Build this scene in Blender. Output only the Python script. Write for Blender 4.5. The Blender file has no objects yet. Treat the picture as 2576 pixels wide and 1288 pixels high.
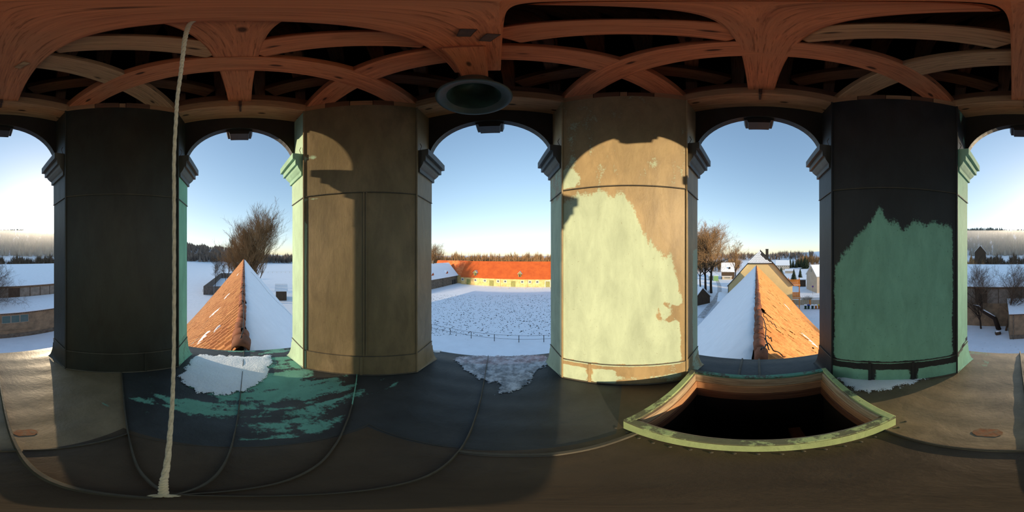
import bpy, math, random
from math import sin, cos, tan, pi, radians, degrees, atan2, sqrt, hypot
from mathutils import Vector, Matrix, noise
random.seed(7)
scene = bpy.context.scene
COL = scene.collection
# ------------------------------------------------------------------ camera, sky, exposure
CX, CY, CZ = 0.138, 0.050, 1.62          # the camera stands a little off the middle of the lantern
YAW = 4.175
cd = bpy.data.cameras.new('camera'); cam = bpy.data.objects.new('camera', cd); COL.objects.link(cam)
cd.type = 'PANO'
cd.panorama_type = 'EQUIRECTANGULAR'
cd.clip_start = 0.02; cd.clip_end = 20000
cam.location = (CX, CY, CZ); cam.rotation_euler = (radians(90), 0, radians(-YAW))
scene.camera = cam
SUN_AZ = -157.6; SUN_EL = 11.0
w = bpy.data.worlds.new('sky'); scene.world = w; w.use_nodes = True
nt = w.node_tree; nt.nodes.clear()
sky = nt.nodes.new('ShaderNodeTexSky'); sky.sky_type = 'NISHITA'
sky.sun_disc = True; sky.sun_size = radians(0.6); sky.sun_intensity = 0.55
sky.sun_elevation = radians(SUN_EL); sky.sun_rotation = radians(SUN_AZ)
sky.altitude = 250; sky.air_density = 1.0; sky.dust_density = 0.6; sky.ozone_density = 2.0
bg = nt.nodes.new('ShaderNodeBackground'); bg.inputs['Strength'].default_value = 1.18
wo = nt.nodes.new('ShaderNodeOutputWorld')
# the whole sky passes one soft shoulder (x / (1 + x/4.5)), like the photograph's highlights
v1 = nt.nodes.new('ShaderNodeVectorMath'); v1.operation = 'SCALE'; v1.inputs['Scale'].default_value = 1 / 4.5
v2 = nt.nodes.new('ShaderNodeVectorMath'); v2.operation = 'ADD'; v2.inputs[1].default_value = (1, 1, 1)
v3 = nt.nodes.new('ShaderNodeVectorMath'); v3.operation = 'DIVIDE'
nt.links.new(sky.outputs[0], v1.inputs[0]); nt.links.new(v1.outputs[0], v2.inputs[0]); nt.links.new(sky.outputs[0], v3.inputs[0]); nt.links.new(v2.outputs[0], v3.inputs[1])
nt.links.new(v3.outputs[0], bg.inputs[0]); nt.links.new(bg.outputs[0], wo.inputs[0])
sl_ = bpy.data.lights.new('sun', 'SUN'); sl_.energy = 13.5; sl_.angle = radians(.55); sl_.color = (1.0, .78, .50)
sun = bpy.data.objects.new('sun', sl_); COL.objects.link(sun)
sun.rotation_euler = (radians(90 - SUN_EL), 0, radians(180 - SUN_AZ))
vs = scene.view_settings; scene.display_settings.display_device = 'sRGB'
vs.view_transform = 'Standard'; vs.look = 'None'; vs.gamma = 1.0; vs.use_curve_mapping = False
vs.exposure = -1.22
G = -14.38                                 # ground level
PPD = 2576 / 360.0

def azl(px): return (px - 1288) / PPD + YAW
def ray(px, py):
    a = radians(azl(px)); e = radians((644 - py) / PPD)
    return Vector((sin(a) * cos(e), cos(a) * cos(e), sin(e)))
def at_r(px, r, z=None, py=None):          # point at horizontal distance r
    a = radians(azl(px))
    if z is None: z = CZ + r * tan(radians((644 - py) / PPD)) if py is not None else G
    return Vector((CX + r * sin(a), CY + r * cos(a), z))
def at_z(px, py, z):
    e = radians((644 - py) / PPD); r = (z - CZ) / tan(e)
    return at_r(px, r, z)
def zr(py, r): return CZ + r * tan(radians((644 - py) / PPD))

# ------------------------------------------------------------------ mesh builder
class MB:
    def __init__(s): s.v = []; s.f = []; s.a = []; s.r = []; s.m = []
    def add(s, vs, fs, rnd=0.0, mi=0):
        b = len(s.v); s.v.extend([tuple(v) for v in vs])
        for f in fs: s.f.append([b + i for i in f]); s.r.append(rnd); s.m.append(mi)
        return b
    def box(s, c, d, M=None, rnd=0.0, mi=0):
        x, y, z = d[0] / 2, d[1] / 2, d[2] / 2
        vs = [Vector((i * x, j * y, k * z)) for i in (-1, 1) for j in (-1, 1) for k in (-1, 1)]
        if M is not None: vs = [M @ v for v in vs]
        c = Vector(c)
        s.add([v + c for v in vs], [(0, 1, 3, 2), (4, 6, 7, 5), (0, 4, 5, 1), (2, 3, 7, 6), (0, 2, 6, 4), (1, 5, 7, 3)], rnd, mi)
        return s
    def prism(s, poly, z0, z1, mi=0):       # plan polygon -> solid (ccw)
        n = len(poly)
        vs = [(p[0], p[1], z0) for p in poly] + [(p[0], p[1], z1) for p in poly]
        fs = [tuple(range(n - 1, -1, -1)), tuple(range(n, 2 * n))] + [(i, (i + 1) % n, n + (i + 1) % n, n + i) for i in range(n)]
        s.add(vs, fs, 0, mi); return s
    def extr(s, pts, d, mi=0):              # 3-D polygon extruded along d
        n = len(pts); d = Vector(d); pts = [Vector(p) for p in pts]
        s.add(pts + [p + d for p in pts], [tuple(range(n - 1, -1, -1)), tuple(range(n, 2 * n))] + [(i, (i + 1) % n, n + (i + 1) % n, n + i) for i in range(n)], 0, mi)
        return s
    def tube(s, pts, rad, n=6, cap=True, mi=0):
        pts = [Vector(p) for p in pts]; m = len(pts)
        if not isinstance(rad, (list, tuple)): rad = [rad] * m
        up = None; vs = []
        for i, p in enumerate(pts):
            t = (pts[min(i + 1, m - 1)] - pts[max(i - 1, 0)])
            if t.length < 1e-9: t = Vector((0, 0, 1))
            t.normalize()
            if up is None: up = t.orthogonal().normalized()
            else:
                up = up - t * up.dot(t)
                up = up.normalized() if up.length > 1e-6 else t.orthogonal().normalized()
            b = t.cross(up)
            for k in range(n):
                a = 2 * pi * k / n; vs.append(p + (up * cos(a) + b * sin(a)) * rad[i])
        fs = [(i * n + k, i * n + (k + 1) % n, (i + 1) * n + (k + 1) % n, (i + 1) * n + k) for i in range(m - 1) for k in range(n)]
        if cap: fs += [tuple(range(n - 1, -1, -1)), tuple(range((m - 1) * n, m * n))]
        s.add(vs, fs, 0, mi); return s
    def lathe(s, prof, c, n=32, mi=0):
        vs = [(c[0] + r * cos(2 * pi * k / n), c[1] + r * sin(2 * pi * k / n), c[2] + z) for r, z in prof for k in range(n)]
        fs = [(i * n + k, i * n + (k + 1) % n, (i + 1) * n + (k + 1) % n, (i + 1) * n + k) for i in range(len(prof) - 1) for k in range(n)]
        s.add(vs, fs, 0, mi); return s
    def grid(s, fn, nu, nv, attr=None, keep=None, flip=False):
        b = len(s.v)
        for j in range(nv + 1):
            for i in range(nu + 1):
                s.v.append(tuple(fn(i / nu, j / nv)))
                s.a.append(attr(i / nu, j / nv) if attr else 0.0)
        for j in range(nv):
            for i in range(nu):
                if keep and not keep((i + .5) / nu, (j + .5) / nv): continue
                q = [b + j * (nu + 1) + i, b + j * (nu + 1) + i + 1, b + (j + 1) * (nu + 1) + i + 1, b + (j + 1) * (nu + 1) + i]
                if flip: q.reverse()
                s.f.append(q); s.r.append(0.0); s.m.append(0)
        return s
    def build(s, name, mat, parent=None, smooth=False, loc=None, bevel=0, M=None, solid=0):
        me = bpy.data.meshes.new(name)
        me.from_pydata(s.v, [], s.f)
        mats = mat if isinstance(mat, (list, tuple)) else [mat]
        for m in mats: me.materials.append(m)
        if len(mats) > 1: me.polygons.foreach_set('material_index', s.m)
        if any(s.r):
            at = me.attributes.new('rnd', 'FLOAT', 'FACE'); at.data.foreach_set('value', s.r)
        if any(s.a) and len(s.a) == len(s.v):
            at = me.attributes.new('patina', 'FLOAT', 'POINT'); at.data.foreach_set('value', s.a)
        if smooth: me.polygons.foreach_set('use_smooth', [True] * len(me.polygons))
        me.update()
        o = bpy.data.objects.new(name, me); COL.objects.link(o)
        if loc is not None: o.location = loc
        if M is not None: o.matrix_world = M
        if parent is not None: o.parent = parent; 
        if bevel:
            b = o.modifiers.new('bevel', 'BEVEL'); b.width = bevel; b.segments = 1; b.limit_method = 'ANGLE'
        if solid:
            b = o.modifiers.new('solid', 'SOLIDIFY'); b.thickness = solid; b.offset = -1
        return o

def tag(o, label=None, cat=None, group=None, kind=None):
    if label: o['label'] = label
    if cat: o['category'] = cat
    if group: o['group'] = group
    if kind: o['kind'] = kind
    return o
def empty(name, loc=(0, 0, 0), label=None, cat=None, group=None, kind=None, rz=0):
    o = bpy.data.objects.new(name, None); COL.objects.link(o); o.location = loc; o.rotation_euler = (0, 0, rz); o.empty_display_size = .2
    return tag(o, label, cat, group, kind)
def reparent(o, p):                        # child built in world space under a moved parent
    o.parent = p; o.matrix_parent_inverse = p.matrix_basis.inverted(); return o

# ------------------------------------------------------------------ materials
def nmat(name):
    m = bpy.data.materials.new(name); m.use_nodes = True; t = m.node_tree
    b = t.nodes['Principled BSDF']; return m, t, b
def N(t, typ, **kw):
    n = t.nodes.new(typ)
    for k, v in kw.items():
        if k in n.inputs: n.inputs[k].default_value = v
        else: setattr(n, k, v)
    return n
def coords(t, scale=(1, 1, 1), obj=True):
    tc = N(t, 'ShaderNodeTexCoord'); mp = N(t, 'ShaderNodeMapping'); mp.inputs['Scale'].default_value = scale
    t.links.new(tc.outputs['Object'], mp.inputs[0]); return mp.outputs[0]
def gcoords(t, scale=(1, 1, 1)):
    g = N(t, 'ShaderNodeNewGeometry'); mp = N(t, 'ShaderNodeMapping'); mp.inputs['Scale'].default_value = scale
    t.links.new(g.outputs['Position'], mp.inputs[0]); return mp.outputs[0]
def noi(t, vec, scale, detail=4, rough=.55, dist=0):
    n = N(t, 'ShaderNodeTexNoise'); n.inputs['Scale'].default_value = scale; n.inputs['Detail'].default_value = detail
    n.inputs['Roughness'].default_value = rough; n.inputs['Distortion'].default_value = dist
    t.links.new(vec, n.inputs['Vector']); return n.outputs[0]
def ramp(t, fac, stops):
    r = N(t, 'ShaderNodeValToRGB'); e = r.color_ramp.elements
    while len(e) < len(stops): e.new(.5)
    for i, (p, c) in enumerate(stops):
        e[i].position = p; e[i].color = (c, c, c, 1) if isinstance(c, (int, float)) else (*c, 1)
    t.links.new(fac, r.inputs[0]); return r.outputs[0]
def mix(t, fac, a, b, typ='MIX'):
    n = N(t, 'ShaderNodeMix'); n.data_type = 'RGBA'; n.blend_type = typ
    for s, v in ((0, fac), (6, a), (7, b)):
        if isinstance(v, bpy.types.NodeSocket): t.links.new(v, n.inputs[s])
        elif s == 0: n.inputs[0].default_value = v
        else: n.inputs[s].default_value = (*v, 1)
    return n.outputs[2]
def mth(t, op, a, b=0.0, c=None, clamp=False):
    n = N(t, 'ShaderNodeMath'); n.operation = op; n.use_clamp = clamp
    for s, v in ((0, a), (1, b), (2, c)):
        if v is None: continue
        if isinstance(v, bpy.types.NodeSocket): t.links.new(v, n.inputs[s])
        else: n.inputs[s].default_value = v
    return n.outputs[0]
def bump(t, b, h, strength=.3, dist=.01):
    n = N(t, 'ShaderNodeBump'); n.inputs['Strength'].default_value = strength; n.inputs['Distance'].default_value = dist
    t.links.new(h, n.inputs['Height']); t.links.new(n.outputs[0], b.inputs['Normal'])
def setb(b, rough=.7, spec=.3, metal=0.0):
    b.inputs['Roughness'].default_value = rough; b.inputs['Specular IOR Level'].default_value = spec; b.inputs['Metallic'].default_value = metal

def m_plain(name, c1, c2=None, scale=3, rough=.8, spec=.2, bs=.3, bd=.01, stretch=(1, 1, 1), metal=0):
    m, t, b = nmat(name); v = gcoords(t, stretch)
    n = noi(t, v, scale, 6, .6)
    c2 = c2 or tuple(x * .7 for x in c1)
    t.links.new(mix(t, ramp(t, n, [(.35, 0.), (.65, 1.)]), c1, c2), b.inputs['Base Color'])
    bump(t, b, n, bs, bd); setb(b, rough, spec, metal); return m

def m_copper(name, dark, brown, green, rough=.5, spec=.4, noise_amt=.5, streak=(1, 1, .35), bs=.25):
    m, t, b = nmat(name); v = gcoords(t, (1, 1, 1)); vs_ = gcoords(t, streak)
    big = noi(t, vs_, 1.6, 6, .6, .4); mid = noi(t, vs_, 6, 8, .65, .3); fine = noi(t, v, 40, 5, .7)
    base = mix(t, ramp(t, big, [(.35, 0.), (.65, 1.)]), dark, brown)
    base = mix(t, ramp(t, mid, [(.40, 0.), (.66, .75)]), base, tuple(c * .50 for c in brown))
    base = mix(t, ramp(t, fine, [(.60, 0.), (.70, .45)]), base, tuple(c * .35 for c in brown))
    at = N(t, 'ShaderNodeAttribute'); at.attribute_name = 'patina'
    p = mth(t, 'MULTIPLY_ADD', mid, noise_amt, at.outputs['Fac'])
    p = mth(t, 'MULTIPLY_ADD', fine, noise_amt * .45, p)
    p = mth(t, 'MULTIPLY_ADD', big, noise_amt * .4, p)
    p = mth(t, 'SUBTRACT', p, noise_amt * .925)
    mask = ramp(t, p, [(.44, 0.), (.56, 1.)])
    g2 = mix(t, ramp(t, mid, [(.35, 0.), (.7, 1.)]), green, tuple(c * .72 for c in green))
    g2 = mix(t, ramp(t, fine, [(.62, 0.), (.74, .6)]), g2, tuple(c * .4 for c in brown))
    t.links.new(mix(t, mask, base, g2), b.inputs['Base Color'])
    h = mth(t, 'MULTIPLY_ADD', big, 2.0, mid)
    h = mth(t, 'MULTIPLY_ADD', fine, .15, h)
    bump(t, b, h, bs, .02)
    r = ramp(t, mask, [(0., rough), (1., .8)]); t.links.new(r, b.inputs['Roughness'])
    b.inputs['Specular IOR Level'].default_value = spec
    return m

def m_wood(name, c1, c2, c3=None, rough=.65, sc=(1.1, 26, 26), spec=.25, knots=True):
    m, t, b = nmat(name); v = coords(t, sc)
    oi = N(t, 'ShaderNodeObjectInfo'); ad = N(t, 'ShaderNodeVectorMath'); ad.operation = 'ADD'
    sc_ = N(t, 'ShaderNodeVectorMath'); sc_.operation = 'SCALE'; sc_.inputs['Scale'].default_value = 40
    cb = N(t, 'ShaderNodeCombineXYZ'); t.links.new(oi.outputs['Random'], cb.inputs[0]); t.links.new(oi.outputs['Random'], cb.inputs[2])
    t.links.new(cb.outputs[0], sc_.inputs[0]); t.links.new(v, ad.inputs[0]); t.links.new(sc_.outputs[0], ad.inputs[1])
    g = noi(t, ad.outputs[0], 1.0, 8, .7, 1.2)
    g2 = noi(t, ad.outputs[0], 4.0, 4, .6)
    v2 = coords(t, (1, 1, 1)); big = noi(t, v2, 2.2, 3, .5)
    c = mix(t, ramp(t, g, [(.38, 0.), (.62, 1.)]), c1, c2)
    if c3: c = mix(t, ramp(t, big, [(.45, 0.), (.7, .8)]), c, c3)
    c = mix(t, ramp(t, g2, [(.55, 0.), (.66, .75)]), c, tuple(x * .3 for x in c1))
    if knots:
        vo = N(t, 'ShaderNodeTexVoronoi'); vo.inputs['Scale'].default_value = 2.3
        mp = coords(t, (.8, 2.2, 2.2)); t.links.new(mp, vo.inputs['Vector'])
        c = mix(t, ramp(t, vo.outputs['Distance'], [(.06, .85), (.11, 0.)]), c, (.01, .006, .004))
    t.links.new(c, b.inputs['Base Color'])
    bump(t, b, mth(t, 'ADD', g, g2), .5, .006); setb(b, rough, spec); return m

GREEN = (.36, .56, .40)
M = {}
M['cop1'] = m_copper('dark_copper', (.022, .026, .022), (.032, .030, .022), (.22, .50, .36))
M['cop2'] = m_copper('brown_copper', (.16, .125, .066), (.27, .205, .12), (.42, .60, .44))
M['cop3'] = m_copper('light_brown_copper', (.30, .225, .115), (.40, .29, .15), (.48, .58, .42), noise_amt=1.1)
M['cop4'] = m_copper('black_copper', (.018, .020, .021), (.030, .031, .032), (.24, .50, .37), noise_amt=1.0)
M['arch'] = m_copper('dark_arch_copper', (.016, .015, .013), (.024, .020, .015), (.05, .09, .07))  # near-black base colour for arches and keystones
M['cap'] = m_copper('moulding_copper', (.05, .055, .055), (.09, .08, .06), (.30, .52, .38))
M['floor'] = m_copper('floor_copper_sunlit', (.18, .140, .088), (.27, .205, .122), (.20, .42, .30), rough=.42, spec=.5, noise_amt=.9, streak=(.6, .6, 1), bs=.35)
M['floordark'] = m_copper('floor_copper_shaded', (.034, .040, .043), (.054, .056, .054), (.17, .43, .33), rough=.45, spec=.4, noise_amt=1.1, streak=(.6, .6, 1), bs=.35)
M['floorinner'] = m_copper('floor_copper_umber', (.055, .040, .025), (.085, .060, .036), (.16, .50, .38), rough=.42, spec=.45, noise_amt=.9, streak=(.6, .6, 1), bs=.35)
M['seam'] = m_copper('seam_copper', (.06, .055, .045), (.10, .085, .06), (.2, .5, .38), rough=.5)
M['rim'] = m_copper('rim_copper', (.10, .10, .055), (.16, .17, .09), (.40, .50, .22), noise_amt=1.3)
M['rimfar'] = m_copper('rim_copper_teal', (.05, .06, .045), (.08, .09, .06), (.12, .34, .25), noise_amt=1.3)
M['wood'] = m_wood('red_brown_timber', (.66, .215, .090), (.40, .125, .058), (.46, .18, .085))
M['woodg'] = m_wood('grey_brown_timber', (.50, .28, .14), (.32, .16, .08), (.42, .20, .10))
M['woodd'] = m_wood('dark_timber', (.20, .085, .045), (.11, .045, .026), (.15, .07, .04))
M['woodl'] = m_wood('pale_board', (.50, .38, .24), (.30, .21, .13), None, sc=(1.2, 14, 14), knots=False)
M['void'] = m_plain('void_black_boards', (.010, .008, .007), (.018, .013, .010))  # unlit darkness of the roof void and hatch shaft put into the board colour
M['iron'] = m_plain('rusty_iron', (.10, .05, .035), (.05, .03, .025), 20, .6, .4)
M['rope'] = m_plain('hemp_rope', (.62, .56, .42), (.45, .40, .30), 60, .9, .1, .8, .002)
M['bell'] = m_plain('green_bronze', (.030, .060, .042), (.018, .028, .024), 8, .45, .5, .2, .004)
M['belli'] = m_plain('grey_bronze_lip', (.030, .036, .030), (.020, .034, .026), 12, .5, .5, .2, .004)
M['wire'] = m_plain('black_cable', (.012, .012, .012), None, 5, .5, .4)

def m_snow(name, c=(.80, .84, .90), bs=.5, bd=.05, sc=2.0, speck=0.0, spc=(.16, .12, .08), spscale=1.4, thr=.66):
    m, t, b = nmat(name); v = gcoords(t); n = noi(t, v, sc, 8, .6)
    col = mix(t, ramp(t, n, [(.3, 0.), (.7, 1.)]), c, tuple(x * .93 for x in c))
    if speck:
        n2 = noi(t, v, spscale, 6, .75); n3 = noi(t, v, .07, 3, .5)
        s = mth(t, 'MULTIPLY', ramp(t, n2, [(thr, 0.), (thr + .05, 1.)]), ramp(t, n3, [(.40, .15), (.6, 1.)]))
        s = mth(t, 'MULTIPLY', s, speck); col = mix(t, s, col, spc)
    t.links.new(col, b.inputs['Base Color']); bump(t, b, n, bs, bd); setb(b, .75, .25); return m
M['snow'] = m_snow('roof_snow', (.90, .93, .98))
M['snowg'] = m_snow('trampled_ground_snow', (.88, .91, .97), bd=.12, sc=.6, speck=.75, spscale=1.6, thr=.62, bs=.6)
def feather(m, sc=55):
    t = m.node_tree; b = t.nodes['Principled BSDF']; at = N(t, 'ShaderNodeAttribute'); at.attribute_name = 'patina'; v = gcoords(t); n = noi(t, v, sc, 4, .7); n2 = noi(t, v, sc / 7, 4, .6)
    p = mth(t, 'MULTIPLY_ADD', n, .9, at.outputs['Fac']); p = mth(t, 'MULTIPLY_ADD', n2, .9, p)
    t.links.new(ramp(t, p, [(.88 / 2, 0.), (.96 / 2, 1.)]) if False else mth(t, 'GREATER_THAN', p, 1.12), b.inputs['Alpha']); return m
M['frost'] = m_snow('frosty_snow', (.78, .84, .92), .8, .01, 40); feather(M['frost'])
M['snowp'] = feather(m_snow('powder_snow', (.88, .92, .97), .5, .01, 20), 90)

def m_ice():
    m, t, b = nmat('refrozen_ice'); v = gcoords(t); n = noi(t, v, 9, 8, .7); f = noi(t, v, 60, 4, .7)
    t.links.new(mix(t, ramp(t, n, [(.42, 0.), (.62, 1.)]), (.10, .14, .20), (.50, .58, .70)), b.inputs['Base Color'])
    bump(t, b, mth(t, 'ADD', n, f), .9, .012); setb(b, .25, .6); return m
M['ice'] = feather(m_ice(), 40)

def m_tile(name, c1, c2, c3):
    m, t, b = nmat(name); v = gcoords(t)
    at = N(t, 'ShaderNodeAttribute'); at.attribute_name = 'rnd'
    oi = N(t, 'ShaderNodeObjectInfo'); r = mth(t, 'FRACT', mth(t, 'MULTIPLY_ADD', oi.outputs['Random'], 3.7, at.outputs['Fac']))
    n = noi(t, v, 12, 5, .6); n2 = noi(t, v, .5, 3, .5)
    c = mix(t, r, c1, c2); c = mix(t, ramp(t, n2, [(.5, 0.), (.7, .7)]), c, c3)
    c = mix(t, ramp(t, n, [(.45, 0.), (.8, .7)]), c, tuple(x * .45 for x in c2))
    t.links.new(c, b.inputs['Base Color']); bump(t, b, n, .3, .01); setb(b, .8, .2); return m
M['tile'] = m_tile('weathered_clay_tile', (.62, .30, .12), (.46, .19, .08), (.55, .27, .12))
M['tilee'] = m_tile('light_clay_tile', (.74, .36, .13), (.60, .25, .085), (.66, .33, .13))
M['ridge'] = m_tile('dark_ridge_tile', (.33, .11, .05), (.16, .07, .04), (.28, .10, .05))
def m_rooftex(name, c1, c2, row=.35):
    m, t, b = nmat(name); v = gcoords(t)
    n = noi(t, v, .35, 5, .6); f = noi(t, v, 2.5, 5, .7)
    wv = N(t, 'ShaderNodeTexWave'); wv.wave_type = 'BANDS'; wv.bands_direction = 'Z'; wv.inputs['Scale'].default_value = .9
    t.links.new(v, wv.inputs['Vector'])
    c = mix(t, ramp(t, n, [(.4, 0.), (.7, 1.)]), c1, c2)
    c = mix(t, ramp(t, f, [(.55, 0.), (.8, .5)]), c, tuple(x * .5 for x in c2))
    t.links.new(c, b.inputs['Base Color']); bump(t, b, wv.outputs[1], .3, .05); setb(b, .8, .2); return m
M['barnroof'] = m_rooftex('orange_barn_tiles', (.52, .11, .025), (.42, .08, .02))
M['oldroof'] = m_rooftex('patchy_old_tiles', (.55, .10, .03), (.75, .25, .08))
M['barnwall'] = m_plain('yellow_rendered_wall', (.72, .55, .25), (.50, .34, .14), .8, .9, .1)
M['stone'] = m_plain('grey_rubble_wall', (.20, .17, .13), (.11, .09, .07), 1.5, .9, .1, .6, .05)
M['whitetrim'] = m_plain('white_window_surround', (.75, .72, .62))
M['greendoor'] = m_plain('green_plank_door', (.30, .30, .10), (.20, .20, .08), 2)
M['glass'] = m_plain('dark_window_glass', (.05, .06, .06), (.08, .09, .08), 1, .15, .6)
M['yellow'] = m_plain('cream_render', (.74, .58, .30), (.68, .53, .28), .6, .9, .1, .1)
M['slate'] = m_plain('dark_slate', (.06, .055, .05), (.03, .03, .03), 4)
M['dirtywall'] = m_plain('stained_plaster_wall', (.33, .24, .15), (.20, .15, .10), .9, .9, .1)
M['greywall'] = m_plain('grey_cement_panel', (.30, .27, .23), (.20, .18, .15), 1.2, .9, .1)
M['beige'] = m_plain('pale_beige_plaster', (.55, .47, .38), (.48, .41, .33), .5, .9, .1)
M['darkwood'] = m_plain('weathered_dark_boards', (.10, .07, .045), (.06, .04, .03), 3, .8, .2, .4, .02, (3, 3, .3))
M['orangewood'] = m_plain('varnished_orange_timber', (.80, .30, .05), (.60, .20, .03), 2, .5, .3)
M['bark'] = m_plain('brown_bark', (.12, .085, .055), (.07, .05, .035), 2, .9, .1)
M['barkd'] = m_plain('dark_bark', (.045, .032, .024), (.03, .022, .018), 2, .9, .1)
M['twig'] = m_plain('tan_twigs', (.30, .18, .085), (.20, .12, .06), 1, .9, .1)
M['twigg'] = m_plain('grey_twigs', (.14, .10, .07), (.09, .065, .045), 1, .9, .1)
M['conifer'] = m_plain('dark_conifer', (.025, .040, .022), (.04, .05, .03), 1, .9, .1)
M['wood_far'] = m_plain('distant_woodland', (.22, .17, .14), (.15, .12, .10), .05, .95, .05)
M['wood_haze'] = m_plain('grey_woodland', (.20, .20, .17), (.13, .14, .12), .05, .95, .05)  # greyer tone than the other woods
M['road'] = m_plain('wheel_track_slush', (.40, .38, .37), (.65, .66, .70), 1.2, .8, .2)
def m_flat(n, c, r=.7): return m_plain(n, c, tuple(x * .85 for x in c), 2, r, .2)
M['bingreen'] = m_flat('dark_green_plastic', (.03, .06, .035)); M['binblue'] = m_flat('blue_plastic', (.03, .06, .35))
M['binorange'] = m_flat('orange_brown_plastic', (.45, .16, .04)); M['binyellow'] = m_flat('yellow_plastic', (.75, .50, .04))
M['hutgreen'] = m_flat('green_painted_metal', (.20, .36, .16)); M['signred'] = m_flat('faded_pink_red_sign', (.50, .12, .16))
M['bluepaint'] = m_flat('blue_paint', (.05, .10, .40))

# ================================================================== THE LANTERN
# plan corners: azimuths read on the photograph, distances from the best regular octagon
inn_px = [168, 445, 767, 1046, 1418, 1724, 2096, 2404]; inn_d = [1.97, 2.02, 1.98, 1.89, 1.77, 1.72, 1.77, 1.86]
out_px = [137, 469, 737, 1084, 1387, 1753, 2063, 2432]; out_d = [2.324, 2.375, 2.34, 2.235, 2.135, 2.077, 2.11, 2.225]
def pp(px, d):
    a = radians(azl(px)); return Vector((CX + d * sin(a), CY + d * cos(a)))
INN = [pp(a, b) for a, b in zip(inn_px, inn_d)]; OUT = [pp(a, b) for a, b in zip(out_px, out_d)]
OUTW = 2.09
PT = 4.03                                 # pillar top
corner = [(-OUTW, -OUTW), (-OUTW, OUTW), (OUTW, OUTW), (OUTW, -OUTW)]
def patf(k, seg, s, z):
    v = patf0(k, seg, s, z)
    if z > 3.0 and seg != 1: v = min(v, {0: .18, 1: .9, 2: .2, 3: .42}[k])
    return v
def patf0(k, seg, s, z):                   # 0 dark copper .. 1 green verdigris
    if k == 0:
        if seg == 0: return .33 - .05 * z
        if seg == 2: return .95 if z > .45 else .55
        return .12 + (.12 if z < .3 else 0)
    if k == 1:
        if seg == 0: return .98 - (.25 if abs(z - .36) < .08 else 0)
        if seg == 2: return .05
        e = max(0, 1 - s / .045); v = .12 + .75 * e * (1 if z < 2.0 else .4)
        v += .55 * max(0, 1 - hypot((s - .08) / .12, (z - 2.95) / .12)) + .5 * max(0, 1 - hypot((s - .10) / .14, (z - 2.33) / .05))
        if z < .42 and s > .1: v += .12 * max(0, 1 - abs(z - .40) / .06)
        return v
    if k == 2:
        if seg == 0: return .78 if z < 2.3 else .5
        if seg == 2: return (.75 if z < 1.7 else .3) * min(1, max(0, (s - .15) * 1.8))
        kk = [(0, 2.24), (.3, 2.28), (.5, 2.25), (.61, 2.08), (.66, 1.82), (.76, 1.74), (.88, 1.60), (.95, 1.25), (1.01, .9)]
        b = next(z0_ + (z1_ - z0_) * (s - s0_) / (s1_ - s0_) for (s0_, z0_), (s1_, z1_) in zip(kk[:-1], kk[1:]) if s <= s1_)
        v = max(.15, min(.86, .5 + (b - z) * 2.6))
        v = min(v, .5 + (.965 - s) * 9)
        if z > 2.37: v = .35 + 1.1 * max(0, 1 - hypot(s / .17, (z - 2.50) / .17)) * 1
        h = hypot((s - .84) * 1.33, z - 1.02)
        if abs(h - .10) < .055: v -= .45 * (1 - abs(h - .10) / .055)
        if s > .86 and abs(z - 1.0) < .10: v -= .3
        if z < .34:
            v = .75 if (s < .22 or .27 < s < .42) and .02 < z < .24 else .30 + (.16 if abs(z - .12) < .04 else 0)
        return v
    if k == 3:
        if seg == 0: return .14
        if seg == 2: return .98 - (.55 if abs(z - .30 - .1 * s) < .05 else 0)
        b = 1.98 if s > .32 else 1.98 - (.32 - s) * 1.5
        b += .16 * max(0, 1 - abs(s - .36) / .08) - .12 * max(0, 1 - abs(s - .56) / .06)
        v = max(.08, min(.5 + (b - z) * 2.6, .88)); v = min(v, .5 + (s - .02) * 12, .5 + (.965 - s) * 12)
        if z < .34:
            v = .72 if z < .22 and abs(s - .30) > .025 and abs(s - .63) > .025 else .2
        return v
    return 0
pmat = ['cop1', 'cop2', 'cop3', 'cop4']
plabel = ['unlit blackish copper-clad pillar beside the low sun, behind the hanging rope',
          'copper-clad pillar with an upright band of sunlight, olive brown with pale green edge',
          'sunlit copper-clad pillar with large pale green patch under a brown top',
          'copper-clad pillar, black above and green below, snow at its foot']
pside = ['south-west', 'north-west', 'north-east', 'south-east']
def offset_path(pts, d):                  # shifts an open plan polyline sideways (to its left for +d)
    out = []
    for i, p in enumerate(pts):
        ns = []
        if i > 0: a = (p - pts[i - 1]).normalized(); ns.append(Vector((-a.y, a.x)))
        if i < len(pts) - 1: a = (pts[i + 1] - p).normalized(); ns.append(Vector((-a.y, a.x)))
        n = ns[0] if len(ns) == 1 else (ns[0] + ns[1]).normalized()
        k = 1 / max(.3, n.dot(ns[0])); out.append(p + n * d * k)
    return out
cap_prof = [(0, 2.70), (.035, 2.70), (.035, 2.755), (.05, 2.775), (.075, 2.82), (.085, 2.86), (.110, 2.86), (.110, 2.95), (.145, 2.95), (.145, 3.05), (0, 3.07)]
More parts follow.
